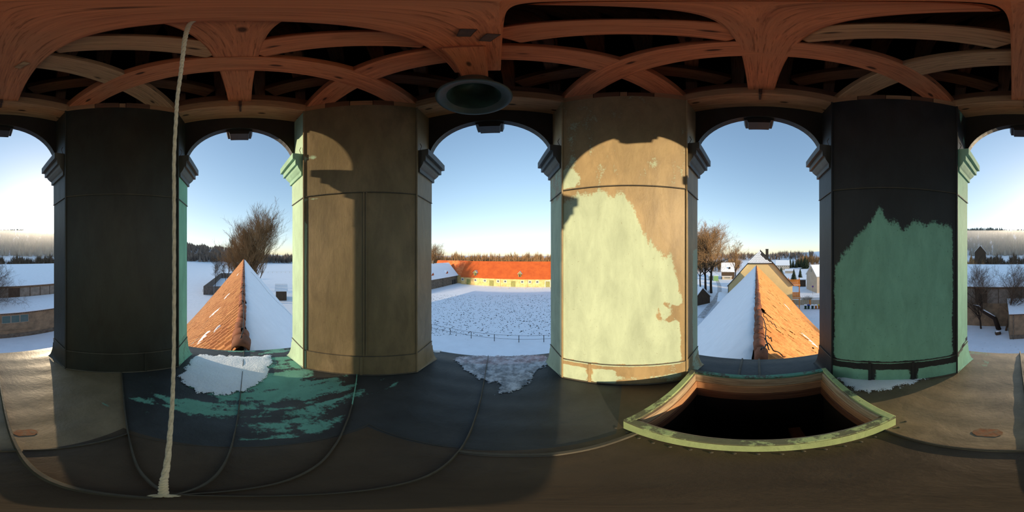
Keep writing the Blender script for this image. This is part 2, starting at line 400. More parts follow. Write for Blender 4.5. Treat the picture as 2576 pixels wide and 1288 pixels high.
for k in range(4):
    OL, IL, IR, OR = OUT[2 * k], INN[2 * k], INN[2 * k + 1], OUT[2 * k + 1]
    c = Vector(corner[k])
    if k == 0: oc = [Vector((OR.x, OR.y)), c, Vector((OL.x, OL.y))]
    else: oc = [OR, c, OL]
    ctr = (IL + IR) / 2; ctr = Vector((ctr.x * 1.12, ctr.y * 1.12))
    core = MB().prism([OL, IL, IR, OR, c][::-1] if False else [c, OR, IR, IL, OL], -.30, PT)
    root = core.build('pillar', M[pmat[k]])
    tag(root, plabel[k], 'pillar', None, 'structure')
    path = [OL, IL, IR, OR]                # seen from inside, clockwise
    # which side is inward?
    test = offset_path(path, .05)[1]; sgn = 1 if test.length < IL.length else -1
    L = [(path[i + 1] - path[i]).length for i in range(3)]
    def sheet(name, z0, z1, off, nz):
        q = offset_path(path, sgn * off); mb = MB()
        for s_ in range(3):
            a, b = q[s_], q[s_ + 1]; nu = 22 if s_ == 1 else 6
            mb.grid(lambda u, v, a=a, b=b: (a.x + (b.x - a.x) * u, a.y + (b.y - a.y) * u, z0 + (z1 - z0) * v), nu, nz,
                    lambda u, v, s_=s_: patf(k, s_, u, z0 + (z1 - z0) * v) + 1e-4, flip=(sgn < 0))
        return mb.build(name, M[pmat[k]], root)
    sheet('lower_sheet', .33, 2.37, .008, 44); sheet('upper_sheet', 2.36, PT, .014, 34); sheet('base_band', 0, .34, .016, 10)
    q = offset_path(path, sgn * .016)
    MB().tube([(p.x, p.y, 2.365) for p in q], .007, 6).build('horizontal_seam', M['seam'], root)
    MB().tube([(p.x, p.y, .34) for p in q], .006, 6).build('base_seam', M['seam'], root)
    q = offset_path(path, sgn * .02)
    MB().tube([(p.x, p.y, .008) for p in q], .010, 6).build('foot_seam', M['seam'], root)
    straps = {0: [.70], 1: [.52], 2: [.235], 3: [.30, .63]}[k]
    for s_ in straps:
        a, b = q[1], q[2]; p = a + (b - a) * s_
        ang = atan2((b - a).y, (b - a).x)
        MB().box((p.x, p.y, .17), (.03, .016, .33), Matrix.Rotation(ang, 3, 'Z')).build('strap', M[pmat[k]], root)
    if k == 1:
        for s_ in (.54, .565):
            a, b = q[1], q[2]; p = a + (b - a) * s_
            MB().box((p.x, p.y, 1.36), (.012, .012, 2.0), Matrix.Rotation(atan2((b - a).y, (b - a).x), 3, 'Z')).build('upright_seam', M[pmat[k]], root)
    # corner welts
    for p in (q[1], q[2]):
        MB().tube([(p.x, p.y, .01), (p.x, p.y, PT)], .011, 6).build('corner_welt', M[pmat[k]], root)
    # flared copper at the jamb foot, capitals
    for (I, O, side) in ((IL, OL, 0), (IR, OR, 1)):
        d = (O - I).normalized(); nrm = Vector((-d.y, d.x))
        if (ctr - I).dot(nrm) > 0: nrm = -nrm      # points into the opening
        def fl(u, v, I=I, O=O, nrm=nrm):
            wd = .012 + .065 * u ** 1.5; hh = .10 + .16 * u
            a = v * pi / 2; p = I + (O - I) * u * 1.05
            return (p.x + nrm.x * (.016 + wd * (1 - sin(a))), p.y + nrm.y * (.016 + wd * (1 - sin(a))), hh * (1 - cos(a)) + .002)
        pv = patf(k, 2 if side else 0, .5, .15)
        MB().grid(fl, 8, 8, lambda u, v: pv).build('flared_foot', M[pmat[k]], root, smooth=True)
        # capital: profile swept along the jamb and round the outer face
        S = I + d * .035; away = -nrm
        pl = [S, O, O + away * .5]
        mb = MB(); vs_ = []
        for (p_, z_) in cap_prof:
            a = S + nrm * p_; b = O + nrm * p_ + d * p_; c2 = O + away * .5 + d * p_
            vs_ += [(a.x, a.y, z_), (b.x, b.y, z_), (c2.x, c2.y, z_)]
        n = len(cap_prof)
        fs = [(3 * i + j, 3 * i + j + 1, 3 * i + j + 4, 3 * i + j + 3) for i in range(n - 1) for j in range(2)]
        fs += [tuple(3 * i for i in range(n)), tuple(3 * i + 2 for i in range(n - 1, -1, -1))]
        mb.add(vs_, fs); mb.a = [{(0, 0): .25, (0, 1): .12, (1, 0): .95, (1, 1): .05, (2, 0): .12, (2, 1): .10, (3, 0): .05, (3, 1): .62}[(k, side)]] * len(mb.v)
        mb.build('capital', M['cap'], root)
        # little iron hook above the capital
        h = I + d * .05 + nrm * .02
        MB().tube([(h.x, h.y, 3.05), (h.x + nrm.x * .03, h.y + nrm.y * .03, 3.14), (h.x + nrm.x * .01, h.y + nrm.y * .01, 3.2)], .004, 5).build('hook', M['iron'], root)
    # short planks on the pillar head
    q2 = offset_path(path, sgn * .002); a, b = q2[1], q2[2]; ang = atan2((b - a).y, (b - a).x); nseg = 5; x = 0
    cuts = [0, .26, .47, .53, .74, 1.0] if k % 2 == 0 else [0, .2, .42, .62, .8, 1.0]
    for i in range(5):
        u0, u1 = cuts[i], cuts[i + 1]; mid = a + (b - a) * ((u0 + u1) / 2); wd = (b - a).length * (u1 - u0) - .006
        inw = Vector((-(b - a).y, (b - a).x)).normalized() * sgn
        mid = mid - inw * (.16 + random.uniform(-.012, .012))
        MM = Matrix.Translation((mid.x, mid.y, PT + .075)) @ Matrix.Rotation(ang, 4, 'Z')
        o = MB().box((0, 0, 0), (wd, .32, .148)).build('plank', M['woodd'] if i % 2 else M['woodg'], None); o.matrix_world = MM
        o.parent = root

# arches between the pillars -----------------------------------------------------
openings = [(1, 2, 'west'), (3, 4, 'north'), (5, 6, 'east'), (7, 0, 'south')]
ol = {'west': 'copper arch with keystone over the opening that looks down the tiled ridge with the big bare tree',
      'north': 'copper arch with keystone over the opening behind the bell', 'east': 'copper arch with keystone over the opening above the hatch',
      'south': 'copper arch with keystone over the opening facing the low sun'}
for i0, i1, side in openings:
    A, B = OUT[i0], OUT[i1]; AI, BI = INN[i0], INN[i1]
    dv = (B - A); half = dv.length / 2; dx = dv.normalized(); Mid = (A + B) / 2
    nrm = Vector((dx.y, -dx.x)); nrm = nrm if nrm.dot(Mid) > 0 else -nrm    # outward
    zs, zc, zt = 3.02, 3.77, 4.05
    th = .09; ns = 28; mb = MB(); base = Mid - nrm * th
    vs_ = []
    for lay in (0, 1):
        for i in range(ns + 1):
            a = pi * i / ns; lx = -cos(a) * half; z = zs + sin(a) * (zc - zs)
            p = base + dx * lx + nrm * th * lay
            vs_.append((p.x, p.y, z)); 
        for i in range(ns + 1):
            a = pi * i / ns; lx = -cos(a) * half; p = base + dx * lx + nrm * th * lay
            vs_.append((p.x, p.y, zt + .4))
    m = ns + 1; o2 = 2 * m; fs = []
    for i in range(ns):
        fs += [(i, i + 1, m + i + 1, m + i), (o2 + i, o2 + m + i, o2 + m + i + 1, o2 + i + 1), (i, o2 + i, o2 + i + 1, i + 1), (m + i, m + i + 1, o2 + m + i + 1, o2 + m + i)]
    mb.add(vs_, fs)
    root = mb.build('arch', M['arch']); tag(root, ol[side], 'arch', None, 'structure')
    # raised rib along the edge of the arch, inside face
    MB().tube([(base.x + dx.x * -cos(pi * i / ns) * half * 1.0, base.y + dx.y * -cos(pi * i / ns) * half, zs + sin(pi * i / ns) * (zc - zs)) for i in range(ns + 1)], .005, 5).build('arch_bead', M['arch'], root)
    def kbox(w0, w1, z0, z1, d0, d1):
        a = []
        for dd in (d0, d1):
            for (ww, zz) in ((w0, z0), (w1, z1)):
                for s_ in (-1, 1):
                    p = Mid + dx * ww * s_ / 2 + nrm * dd; a.append((p.x, p.y, zz))
        b = MB(); b.add(a, [(0, 1, 3, 2), (4, 6, 7, 5), (0, 4, 5, 1), (2, 3, 7, 6), (0, 2, 6, 4), (1, 5, 7, 3)]); return b
    ks = kbox(.255, .275, 3.655, 3.715, -.05, .13).build('keystone', M['arch'], root)
    kbox(.335, .37, 3.715, 3.80, -.05, .16).build('keystone_moulding', M['arch'], ks)
# timber ring over the openings and the roof frame
ceil = empty('ceiling', (0, 0, 4.0), 'red-brown timber roof frame of crossing beams over the lantern', 'roof frame', None, 'structure')
def beam(p0, p1, wd, z0, z1, mat, name='beam', parent=ceil, bev=.008, label=None):
    p0 = Vector(p0); p1 = Vector(p1); L = (p1 - p0).length; ang = atan2(p1.y - p0.y, p1.x - p0.x); m = (p0 + p1) / 2
    n = 10 if L > 1.2 else 3
    mb = MB(); vs_ = []
    for i in range(n + 1):
        x = -L / 2 + L * i / n
        for (yy, zz) in ((-1, -1), (1, -1), (1, 1), (-1, 1)):
            j = (.006 * noise.noise(Vector((x * 1.7 + p0.x * 9, yy + p0.y * 7, zz))))
            vs_.append((x, yy * wd / 2 + j, zz * (z1 - z0) / 2 + j))
    fs = [(i * 4 + k, i * 4 + (k + 1) % 4, (i + 1) * 4 + (k + 1) % 4, (i + 1) * 4 + k) for i in range(n) for k in range(4)]
    fs += [(3, 2, 1, 0), tuple(range(n * 4, n * 4 + 4))]
    mb.add(vs_, fs)
    o = mb.build(name, M[mat], None, bevel=bev)
    o.location = (m.x, m.y, (z0 + z1) / 2); o.rotation_euler = (0, 0, ang)
    reparent(o, parent)
    if label: o['label'] = label
    return o
E = 2.02
zb = CZ + 2.55
beam((-.918, -E), (-.918, E), .25, zb, zb + .2, 'wood'); beam((.925, -E), (.925, E), .245, zb, zb + .2, 'wood')
beam((-E, -.915), (E, -.915), .25, zb + .004, zb + .19, 'woodg'); beam((-E, .91), (E, .91), .25, zb + .004, zb + .19, 'wood')
beam((-.02, -E + .02), (-.02, 1.2), .33, zb - .07, zb + .24, 'wood', label='broad middle beam that carries the rope')
beam((-E, 0), (-.19, 0), .26, zb + .02, zb + .25, 'wood'); beam((.15, 0), (E, 0), .26, zb + .0, zb + .25, 'wood')
for sx, sy in ((1, 1), (1, -1), (-1, 1), (-1, -1)):
    a = Vector((sx * .0, sy * .80)); b = Vector((sx * .80, sy * .0)); d = (b - a).normalized()
    beam(a + d * .2, b - d * .12, .24, zb + .03, zb + .22, 'woodg' if sy < 0 else 'wood', 'brace')
# outer, higher cross braces seen dimly through the gaps
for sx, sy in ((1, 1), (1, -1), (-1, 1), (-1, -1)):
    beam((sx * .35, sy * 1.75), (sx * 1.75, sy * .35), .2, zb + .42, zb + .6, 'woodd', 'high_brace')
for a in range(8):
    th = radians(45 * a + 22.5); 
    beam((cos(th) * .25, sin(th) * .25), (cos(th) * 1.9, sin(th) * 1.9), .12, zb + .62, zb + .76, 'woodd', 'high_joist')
# wedge blocks and pegs on the middle beam
for (px, py) in ((55, 163), (1172, 82), (1230, 94)):
    p = at_z(px, py, zb - .07)
    MB().box(p, (.05, .12, .05), Matrix.Rotation(radians(20), 3, 'Z')).build('wedge', M['iron'] if px > 100 else M['woodg'], None, bevel=.004).parent = None
    o = COL.objects[-1] if False else bpy.data.objects[[x.name for x in COL.objects if x.name.startswith('wedge')][-1]]
    reparent(o, ceil)
for (i0, i1, side) in openings:
    A, B = INN[i0], INN[i1]; OA, OB = OUT[i0], OUT[i1]
    dx = (B - A).normalized(); Mi = (A + B) / 2; nrm = Vector((dx.y, -dx.x)); nrm = nrm if nrm.dot(Mi) > 0 else -nrm
    hl = (B - A).length / 2 + .12
    c = Mi + nrm * .16
    beam(c - dx * hl, c + dx * hl, .33, 4.05, 4.26, 'woodg', 'wall_plate')
    c = Mi + nrm * .20
    beam(c - dx * hl, c + dx * hl, .33, 4.27, 4.50, 'woodd', 'upper_wall_plate')
    c2 = Mi - nrm * .012
    b = MB()
    b.box((c2.x, c2.y, 4.11), (.035, .02, .16), Matrix.Rotation(atan2(dx.y, dx.x), 3, 'Z'))
    b.tube([(c2.x, c2.y, 4.02), (c2.x + nrm.x * .12, c2.y + nrm.y * .12, 4.02)], .012, 6)
    reparent(b.build('iron_bracket', M['iron']), ceil)
    # a short post standing above the plates
    c3 = Mi + nrm * .15
    beam(c3 - dx * .06, c3 + dx * .06, .1, 4.50, 5.2, 'woodd', 'post')
# rafters and roof boards
def raft(az, z_in, r_in, mat):
    a = radians(az); d = Vector((sin(a), cos(a))); m_ = 1.98 / max(abs(d.x), abs(d.y))
    p0 = Vector((d.x * m_, d.y * m_, 4.62)); p1 = Vector((d.x * r_in, d.y * r_in, z_in))
    L = (p1 - p0).length; q = (p1 - p0).to_track_quat('X', 'Z')
    o = MB().box((0, 0, 0), (L, .13, .12)).build('rafter', M[mat], None, bevel=.006)
    o.location = (p0 + p1) / 2; o.rotation_mode = 'QUATERNION'; o.rotation_quaternion = q; bpy.context.view_layer.update(); reparent(o, ceil)
for az in range(0, 360, 15):
    raft(az + 7.5, 6.6, .2, 'woodd')
mb = MB(); nb = 8
sq = [(-1, -1), (1, -1), (1, 1), (-1, 1)]
for i in range(4):                        # roof skin: four slopes of boards
    a, b = sq[i], sq[(i + 1) % 4]
    for j in range(7):
        r0, r1 = 2.30 - j * .32 + .03, 2.30 - (j + 1) * .32 + .02; z0, z1 = 4.72 + j * .34 - .035, 4.72 + (j + 1) * .34
        if r1 < .05: r1 = .04
        o = MB(); vs_ = [(a[0] * r0, a[1] * r0, z0), (b[0] * r0, b[1] * r0, z0), (b[0] * r1, b[1] * r1, z1), (a[0] * r1, a[1] * r1, z1)]
        o.add(vs_ + [(x, y, z + .03) for x, y, z in vs_], [(0, 1, 2, 3), (7, 6, 5, 4), (0, 4, 5, 1), (1, 5, 6, 2), (2, 6, 7, 3), (3, 7, 4, 0)])
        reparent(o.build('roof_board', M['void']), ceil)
mb = MB()
for (x, y, dx, dy) in ((-2.075, 0, .03, 4.2), (2.075, 0, .03, 4.2), (0, -2.075, 4.2, .03), (0, 2.075, 4.2, .03)): mb.box((x, y, 4.55), (dx, dy, 1.0))
reparent(mb.build('eaves_light_block', M['void']), ceil)  # added walls that keep sky light out of the roof void
MB().lathe([(.0, 7.5), (.15, 7.3), (.3, 7.05), (.34, 6.95)], (0, 0, 0), 8).build('roof_cap', M['cop4'], None).parent = None
reparent(bpy.data.objects['roof_cap'], ceil)

# ================================================================== FLOOR
floor = empty('floor', (0, 0, 0), 'dark copper-sheet floor with standing seams and green stains', 'floor', None, 'structure')
FE = 2.38; HX0, HX1, HY0, HY1 = .80, 1.70, -.66, .66
def fh(x, y):
    d = max(abs(x), abs(y)); 
    h = .0022 * sin(d * 21 + 3.5 * noise.noise(Vector((x * .8, y * .8, 0)))) * (1 if d > .7 else .3)
    h += .008 * noise.noise(Vector((x * 1.3, y * 1.3, 5)))
    if d > 2.1: h -= (d - 2.1) * .10
    return h - .004
def fpat(x, y):
    d = max(abs(x), abs(y)); v = .08
    if x < -.62 and abs(y - .15) < 1.5:
        u = -x; band = max(0, 1 - abs(u - 1.35) / .8); lat = max(0, 1 - abs(y - .25) / 1.35) ** .6
        v += .50 * min(1, band * 1.6) * lat
        v += .42 * noise.fractal(Vector((u * 9 + .8 * noise.noise(Vector((y, u, 1))), y * 1.4, 0)), .9, 2.0, 4) + .12 * noise.noise(Vector((u * 20, y * 14, 7)))
        if u > 1.75 and y > -.2: v += .25
    if y > .5 and x < .2: v += .06
    if y < -1.75 and x > .3: v += .30 * min(1, (-y - 1.7) * 4) * (1 if x > .45 else .3)
    v += .12 * noise.noise(Vector((x * 2.2, y * 2.2, 3)))
    return max(.001, v)
XS = 158
st = 2 * FE / XS
cells = {}
for j in range(XS):
    for i in range(XS):
        x = -FE + (i + .5) * st; y = -FE + (j + .5) * st
        if HX0 + .01 < x < HX1 - .01 and HY0 + .01 < y < HY1 - .01: continue
        if abs(x) > 2.06 and abs(y) > 2.06: continue
        if -.55 < x < .80 and -.58 < y < .70:
            key = 'i%d' % (0 if x > 0 else 1)
        elif x > 1.68 and abs(y) < .9: key = 'es%d' % (0 if y < .01 else (1 if y < .24 else 2))
        else:
            a = degrees(atan2(x, y)) % 360; key = 'o%d' % int(a // 45)
        if key[0] == 'o' and (i == j or i + j == XS - 1):      # cells on a diagonal are cut in two along it
            tri = (((i, j), (i + 1, j), (i + 1, j + 1)), ((i, j), (i + 1, j + 1), (i, j + 1))) if i == j else (((i, j), (i + 1, j), (i, j + 1)), ((i + 1, j), (i + 1, j + 1), (i, j + 1)))
            for t3 in tri:
                xm = sum(q[0] for q in t3) / 3 * st - FE; ym = sum(q[1] for q in t3) / 3 * st - FE
                cells.setdefault('o%d' % int(degrees(atan2(xm, ym)) % 360 // 45), []).append(t3)
        else: cells.setdefault(key, []).append(((i, j), (i + 1, j), (i + 1, j + 1), (i, j + 1)))
dark_keys = {'o4': 0, 'o5': 1, 'o6': 1, 'o7': 1, 'o0': 1, 'o1': 2, 'o2': 0, 'o3': 0, 'i0': 2, 'i1': 2, 'es0': 1, 'es1': 1, 'es2': 1}  # sun and shade put into the sheet colours: lit sheets lighter, shaded ones darker
for key, cl in cells.items():
    idx = {}; mb = MB()
    def vid(i, j):
        if (i, j) not in idx:
            x = -FE + i * st; y = -FE + j * st; idx[(i, j)] = len(mb.v); mb.v.append((x, y, fh(x, y))); mb.a.append(fpat(x, y))
        return idx[(i, j)]
    for c4_ in cl:
        mb.f.append([vid(*q) for q in c4_]); mb.r.append(0); mb.m.append(0)
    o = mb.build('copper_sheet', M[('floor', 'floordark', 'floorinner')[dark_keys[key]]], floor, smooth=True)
def seam(pts, h=.022, wd=.0075, name='standing_seam', mat='seam', parent=floor, pv=.2):
    P = []; n = 14
    for a, b in zip(pts[:-1], pts[1:]):
        for i in range(n): t_ = i / n; P.append((a[0] + (b[0] - a[0]) * t_, a[1] + (b[1] - a[1]) * t_))
    P.append(pts[-1]); mb = MB(); vs_ = []; m = len(P)
    for i, (x, y) in enumerate(P):
        a = P[max(i - 1, 0)]; b = P[min(i + 1, m - 1)]; d = Vector((b[0] - a[0], b[1] - a[1])).normalized(); nn = Vector((-d.y, d.x))
        z = fh(x, y); wob = .004 * noise.noise(Vector((x * 6, y * 6, 2)))
        for (o_, zz) in ((-wd, -.01), (-wd * .45, h * .3), (-wd * .4, h), (wd * .4, h * 1.02), (wd * .5, h * .3), (wd, -.01)):
            vs_.append((x + nn.x * (o_ + wob), y + nn.y * (o_ + wob), z + zz))
    fs = [(i * 6 + k, i * 6 + k + 1, (i + 1) * 6 + k + 1, (i + 1) * 6 + k) for i in range(m - 1) for k in range(5)]
    mb.add(vs_, fs); mb.a = [pv] * len(mb.v)
    return mb.build(name, M[mat], parent)
seam([(-.02, -.02), (-2.38, .05)], pv=.30); seam([(-.02, -.02), (-.85, .82)]); seam([(-.85, .82), (-1.28, 1.23)], pv=.6); seam([(-.02, -.02), (-.02, .7), (-.03, 2.38)], .026)
seam([(-.05, -.05), (-1.27, -1.27)]); seam([(.02, -.02), (.02, -2.38)], .05, .016)
seam([(.80, .63), (.34, .62), (-.02, .66)], .018, .03, 'flat_seam'); seam([(.80, -.58), (.10, -.59), (.02, -.585)], .02, .012)
seam([(-.03, .70), (-.56, .72)], .004, .004, 'flat_seam'); seam([(-.56, .72), (-.54, -.04), (-.50, -.50)], .004, .004, 'flat_seam')
seam([(-.50, -.50), (0, -.58)], .016, .01)
seam([(1.74, .24), (2.38, .24)], .02, .022, 'batten_seam'); seam([(1.74, .01), (2.38, .01)], .02, .022, 'batten_seam')
# rivets round the hatch
mb = MB()
for i in range(18):
    y = -.75 + 1.5 * i / 17; x = .74 + random.uniform(-.01, .01)
    MB().lathe([(.011, -.004), (.009, .004), (.0, .006)], (x, y, fh(x, y) + .002), 8).build('rivet', M['seam'], floor)
# rusty repair marks on the floor
for (px, py, px2, py2) in ((28, 1090, 100, 1085), (2440, 1085, 2530, 1090)):
    a, b = at_z(px, py, 0), at_z(px2, py2, 0); c = (a + b) / 2; d = b - a
    mb = MB().grid(lambda u, v: (c.x + d.x * (u - .5) * (1 - .5 * abs(2 * v - 1)) - d.y * .5 * (v - .5), c.y + d.y * (u - .5) * (1 - .5 * abs(2 * v - 1)) + d.x * .5 * (v - .5), fh(c.x, c.y) + .006), 6, 3)
    mb.build('rust_patch', M['rust'] if 'rust' in M else m_plain('rust_red_patch', (.24, .10, .05), (.20, .14, .09), 30), floor)
# base of the tower under the floor
MB().box((0, 0, -.10), (4.62, 4.62, .10)).box((0, 0, -1.9), (4.2, 4.2, 3.5)).build('tower_base', M['cop1'], None)
tb = bpy.data.objects['tower_base']; 
bpy.data.objects.remove(tb)
mb = MB()
for (x, y, dx, dy) in ((-2.13, 0, .1, 4.36), (2.13, 0, .1, 4.36), (0, -2.13, 4.16, .1), (0, 2.13, 4.16, .1)): mb.box((x, y, -1.9), (dx, dy, 3.72))
for (x0, x1, y0, y1) in ((-2.36, .78, -2.36, 2.36), (1.74, 2.36, -2.36, 2.36), (.78, 1.74, .70, 2.36), (.78, 1.74, -2.36, -.70)):
    mb.box(((x0 + x1) / 2, (y0 + y1) / 2, -.10), (x1 - x0, y1 - y0, .12))
tb = mb.build('tower_base', M['cop1'], floor)

# ---- hatch
RZ = .17
hatch = empty('hatch', ((HX0 + HX1) / 2, 0, 0), 'open floor hatch with raised green copper rim and bare boards inside', 'hatch')
hx0, hx1, hy0, hy1 = .815, 1.705, -.632, .672
def hb(name, x0, x1, y0, y1, z0, z1, mat, pv=0, bev=.004, lab=None, horiz=None):
    o = MB(); L = max(x1 - x0, y1 - y0); alongx = (x1 - x0) >= (y1 - y0)
    d = (x1 - x0, y1 - y0, z1 - z0) if alongx else (y1 - y0, x1 - x0, z1 - z0)
    o.box((0, 0, 0), d); o.a = [pv + 1e-3] * len(o.v)
    o = o.build(name, M[mat], None, bevel=bev); o.location = ((x0 + x1) / 2, (y0 + y1) / 2, (z0 + z1) / 2)
    if not alongx: o.rotation_euler = (0, 0, pi / 2)
    bpy.context.view_layer.update(); reparent(o, hatch)
    if lab: o['label'] = lab
    return o
t1 = .045
for (a, b, c, d) in ((hx0 - t1, hx0, hy0 - t1, hy1 + t1), (hx1, hx1 + t1, hy0 - t1, hy1 + t1)):
    hb('rim_cover', a - .006, b + .004, c, d, RZ - .022, RZ + .004, 'rim' if a < 1 else 'rimfar', .48)
    hb('rim_side', a - .006, a + .006, c, d, .0, RZ - .01, 'rim' if a < 1 else 'rimfar', .8); hb('rim_side', b - .004, b + .004, c, d, .0, RZ - .01, 'rim', .5)
for (c, d) in ((hy0 - t1, hy0), (hy1, hy1 + t1)):
    hb('rim_cover', hx0 - t1, hx1 + t1, c - .005, d + .004, RZ - .021, RZ + .005, 'rim', .58)
    hb('rim_side', hx0 - t1, hx1 + t1, (c - .006) if c < 0 else d - .006, (c + .006) if c < 0 else d + .006, .0, RZ - .01, 'rim', .5)
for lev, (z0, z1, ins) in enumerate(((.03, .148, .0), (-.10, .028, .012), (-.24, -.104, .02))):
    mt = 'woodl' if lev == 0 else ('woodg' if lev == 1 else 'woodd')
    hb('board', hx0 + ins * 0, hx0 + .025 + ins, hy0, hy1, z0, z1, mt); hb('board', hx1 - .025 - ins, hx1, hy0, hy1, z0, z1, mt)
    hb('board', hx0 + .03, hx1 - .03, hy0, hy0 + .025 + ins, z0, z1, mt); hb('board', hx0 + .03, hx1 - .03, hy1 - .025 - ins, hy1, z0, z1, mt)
for (a, b, c, d) in ((hx0 - .05, hx0, hy0 - .05, hy1 + .05), (hx1, hx1 + .05, hy0 - .05, hy1 + .05), (hx0, hx1, hy0 - .05, hy0), (hx0, hx1, hy1, hy1 + .05)):
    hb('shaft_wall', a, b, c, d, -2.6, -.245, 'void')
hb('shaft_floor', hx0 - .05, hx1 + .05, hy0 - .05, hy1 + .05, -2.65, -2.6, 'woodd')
hb('joist', hx0, hx1, -.38, -.26, -1.35, -1.2, 'woodd')

# ---- snow and ice lying on the floor
def patch(name, poly, h, mat, label, cat, ragged=.04, step=.02, zoff=.0, noise_sc=14, edge=.08, kind='stuff', feath=.16):
    P = [at_z(px, py, 0).to_2d() for px, py in poly]
    xs = [p.x for p in P]; ys = [p.y for p in P]
    def inside(x, y):
        c = False; n = len(P)
        for i in range(n):
            a, b = P[i], P[i - 1]
            if (a.y > y) != (b.y > y) and x < (b.x - a.x) * (y - a.y) / (b.y - a.y) + a.x: c = not c
        return c
    def dist(x, y):
        m = 9; n = len(P)
        for i in range(n):
            a, b = P[i], P[i - 1]; d = b - a; t_ = max(0, min(1, (Vector((x, y)) - a).dot(d) / d.length_squared)); m = min(m, (Vector((x, y)) - a - d * t_).length)
        return m if inside(x, y) else -m
    x0, x1, y0, y1 = min(xs) - .06, max(xs) + .06, min(ys) - .06, max(ys) + .06
    nx, ny = int((x1 - x0) / step), int((y1 - y0) / step); H = {}; mb = MB()
    for j in range(ny + 1):
        for i in range(nx + 1):
            x, y = x0 + i * step, y0 + j * step
            d = dist(x, y) + ragged * noise.fractal(Vector((x * noise_sc, y * noise_sc, 1)), 1.0, 2.0, 4)
            H[(i, j)] = d
    def z(i, j):
        x, y = x0 + i * step, y0 + j * step; d = H[(i, j)]
        return (x, y, fh(x, y) + zoff + (h * min(1, d / edge) ** .6 * (1 + .25 * noise.noise(Vector((x * 7, y * 7, 4)))) if d > 0 else -.012))
    idx = {}
    def vid(i, j):
        if (i, j) not in idx: idx[(i, j)] = len(mb.v); mb.v.append(z(i, j)); mb.a.append(max(.001, min(1, H[(i, j)] / feath)))
        return idx[(i, j)]
    for j in range(ny):
        for i in range(nx):
            if max(H[(i, j)], H[(i + 1, j)], H[(i, j + 1)], H[(i + 1, j + 1)]) > 0:
                mb.f.append([vid(i, j), vid(i + 1, j), vid(i + 1, j + 1), vid(i, j + 1)]); mb.r.append(0); mb.m.append(0)
    return tag(mb.build(name, mat, None, smooth=True), label, cat, None, kind)
patch('snow_drift', [(446, 945), (478, 902), (500, 889), (560, 893), (640, 894), (683, 891), (686, 915), (676, 945), (660, 968), (620, 985), (575, 997), (530, 996), (490, 985), (455, 968)], .02, M['frost'], 'thin powdery snow on the copper sill of the tiled-ridge opening, beside the rope', 'snow', .05, .018, noise_sc=9)
patch('ice_sheet', [(1140, 893), (1180, 889), (1240, 890), (1320, 888), (1378, 888), (1392, 918), (1352, 935), (1340, 965), (1310, 983), (1270, 994), (1248, 994), (1246, 965), (1210, 962), (1185, 945), (1160, 930), (1135, 905)], .010, M['ice'], 'glassy bluish ice sheet with ragged edge on the sill below the bell', 'ice', .035, .014, noise_sc=16, edge=.05)
patch('snow_wedge', [(2090, 944), (2140, 947), (2240, 949), (2330, 948), (2352, 950), (2300, 968), (2240, 984), (2180, 992), (2150, 990), (2120, 972)], .035, M['snowp'], 'smooth white snow wedge lying between the hatch rim and the green pillar', 'snow', .02, .018)
patch('snow_spot', [(1085, 878), (1110, 876), (1106, 884), (1092, 884)], .02, M['snow'], 'small dab of snow at the sill corner beside the courtyard opening', 'snow', .005, .012)

# ---- rope
rp = [(412, 1246, .155), (411, 1225, .18), (414, 1200, .22), (427, 1100, .33), (434, 1000, .42), (437, 900, .47), (438, 760, .49), (438, 644, .5), (438, 500, .505), (438, 400, .5), (443, 300, .485), (446, 250, .47), (454, 190, .45), (460, 140, .41), (465, 100, .37), (471, 75, .345), (478, 60, .33), (487, 54, .318)]
pts = [at_r(px, r, py=py) for px, py, r in rp]
pts[0].z = .0; pts[-1].z = min(pts[-1].z, zb + .05)
dense = []
for i in range(len(pts) - 1):
    p0, p1, p2, p3 = pts[max(i - 1, 0)], pts[i], pts[i + 1], pts[min(i + 2, len(pts) - 1)]
    for k in range(8):
        t_ = k / 8; dense.append(.5 * ((2 * p1) + (p2 - p0) * t_ + (2 * p0 - 5 * p1 + 4 * p2 - p3) * t_ * t_ + (3 * p1 - p0 - 3 * p2 + p3) * t_ ** 3))
dense.append(pts[-1])
rope = empty('rope', pts[0], 'pale hemp bell rope hanging slack from the middle beam to the floor', 'rope')
for s_ in range(3):
    mb = MB(); P = []
    for i, p in enumerate(dense):
        a = i * .9 + s_ * 2 * pi / 3; P.append(p + Vector((cos(a), sin(a), 0)) * .0023)
    reparent(mb.tube(P, .0040, 6).build('strand', M['rope'], None, smooth=True), rope)
mb = MB()
for i in range(26):
    a = random.uniform(0, 2 * pi); p = pts[0]
    mb.tube([p + Vector((0, 0, .14)), p + Vector((cos(a) * .014, sin(a) * .014, .07)), p + Vector((cos(a) * .009, sin(a) * .009, .004))], [.003, .003, .001], 4)
reparent(mb.build('frayed_end', M['rope']), rope)

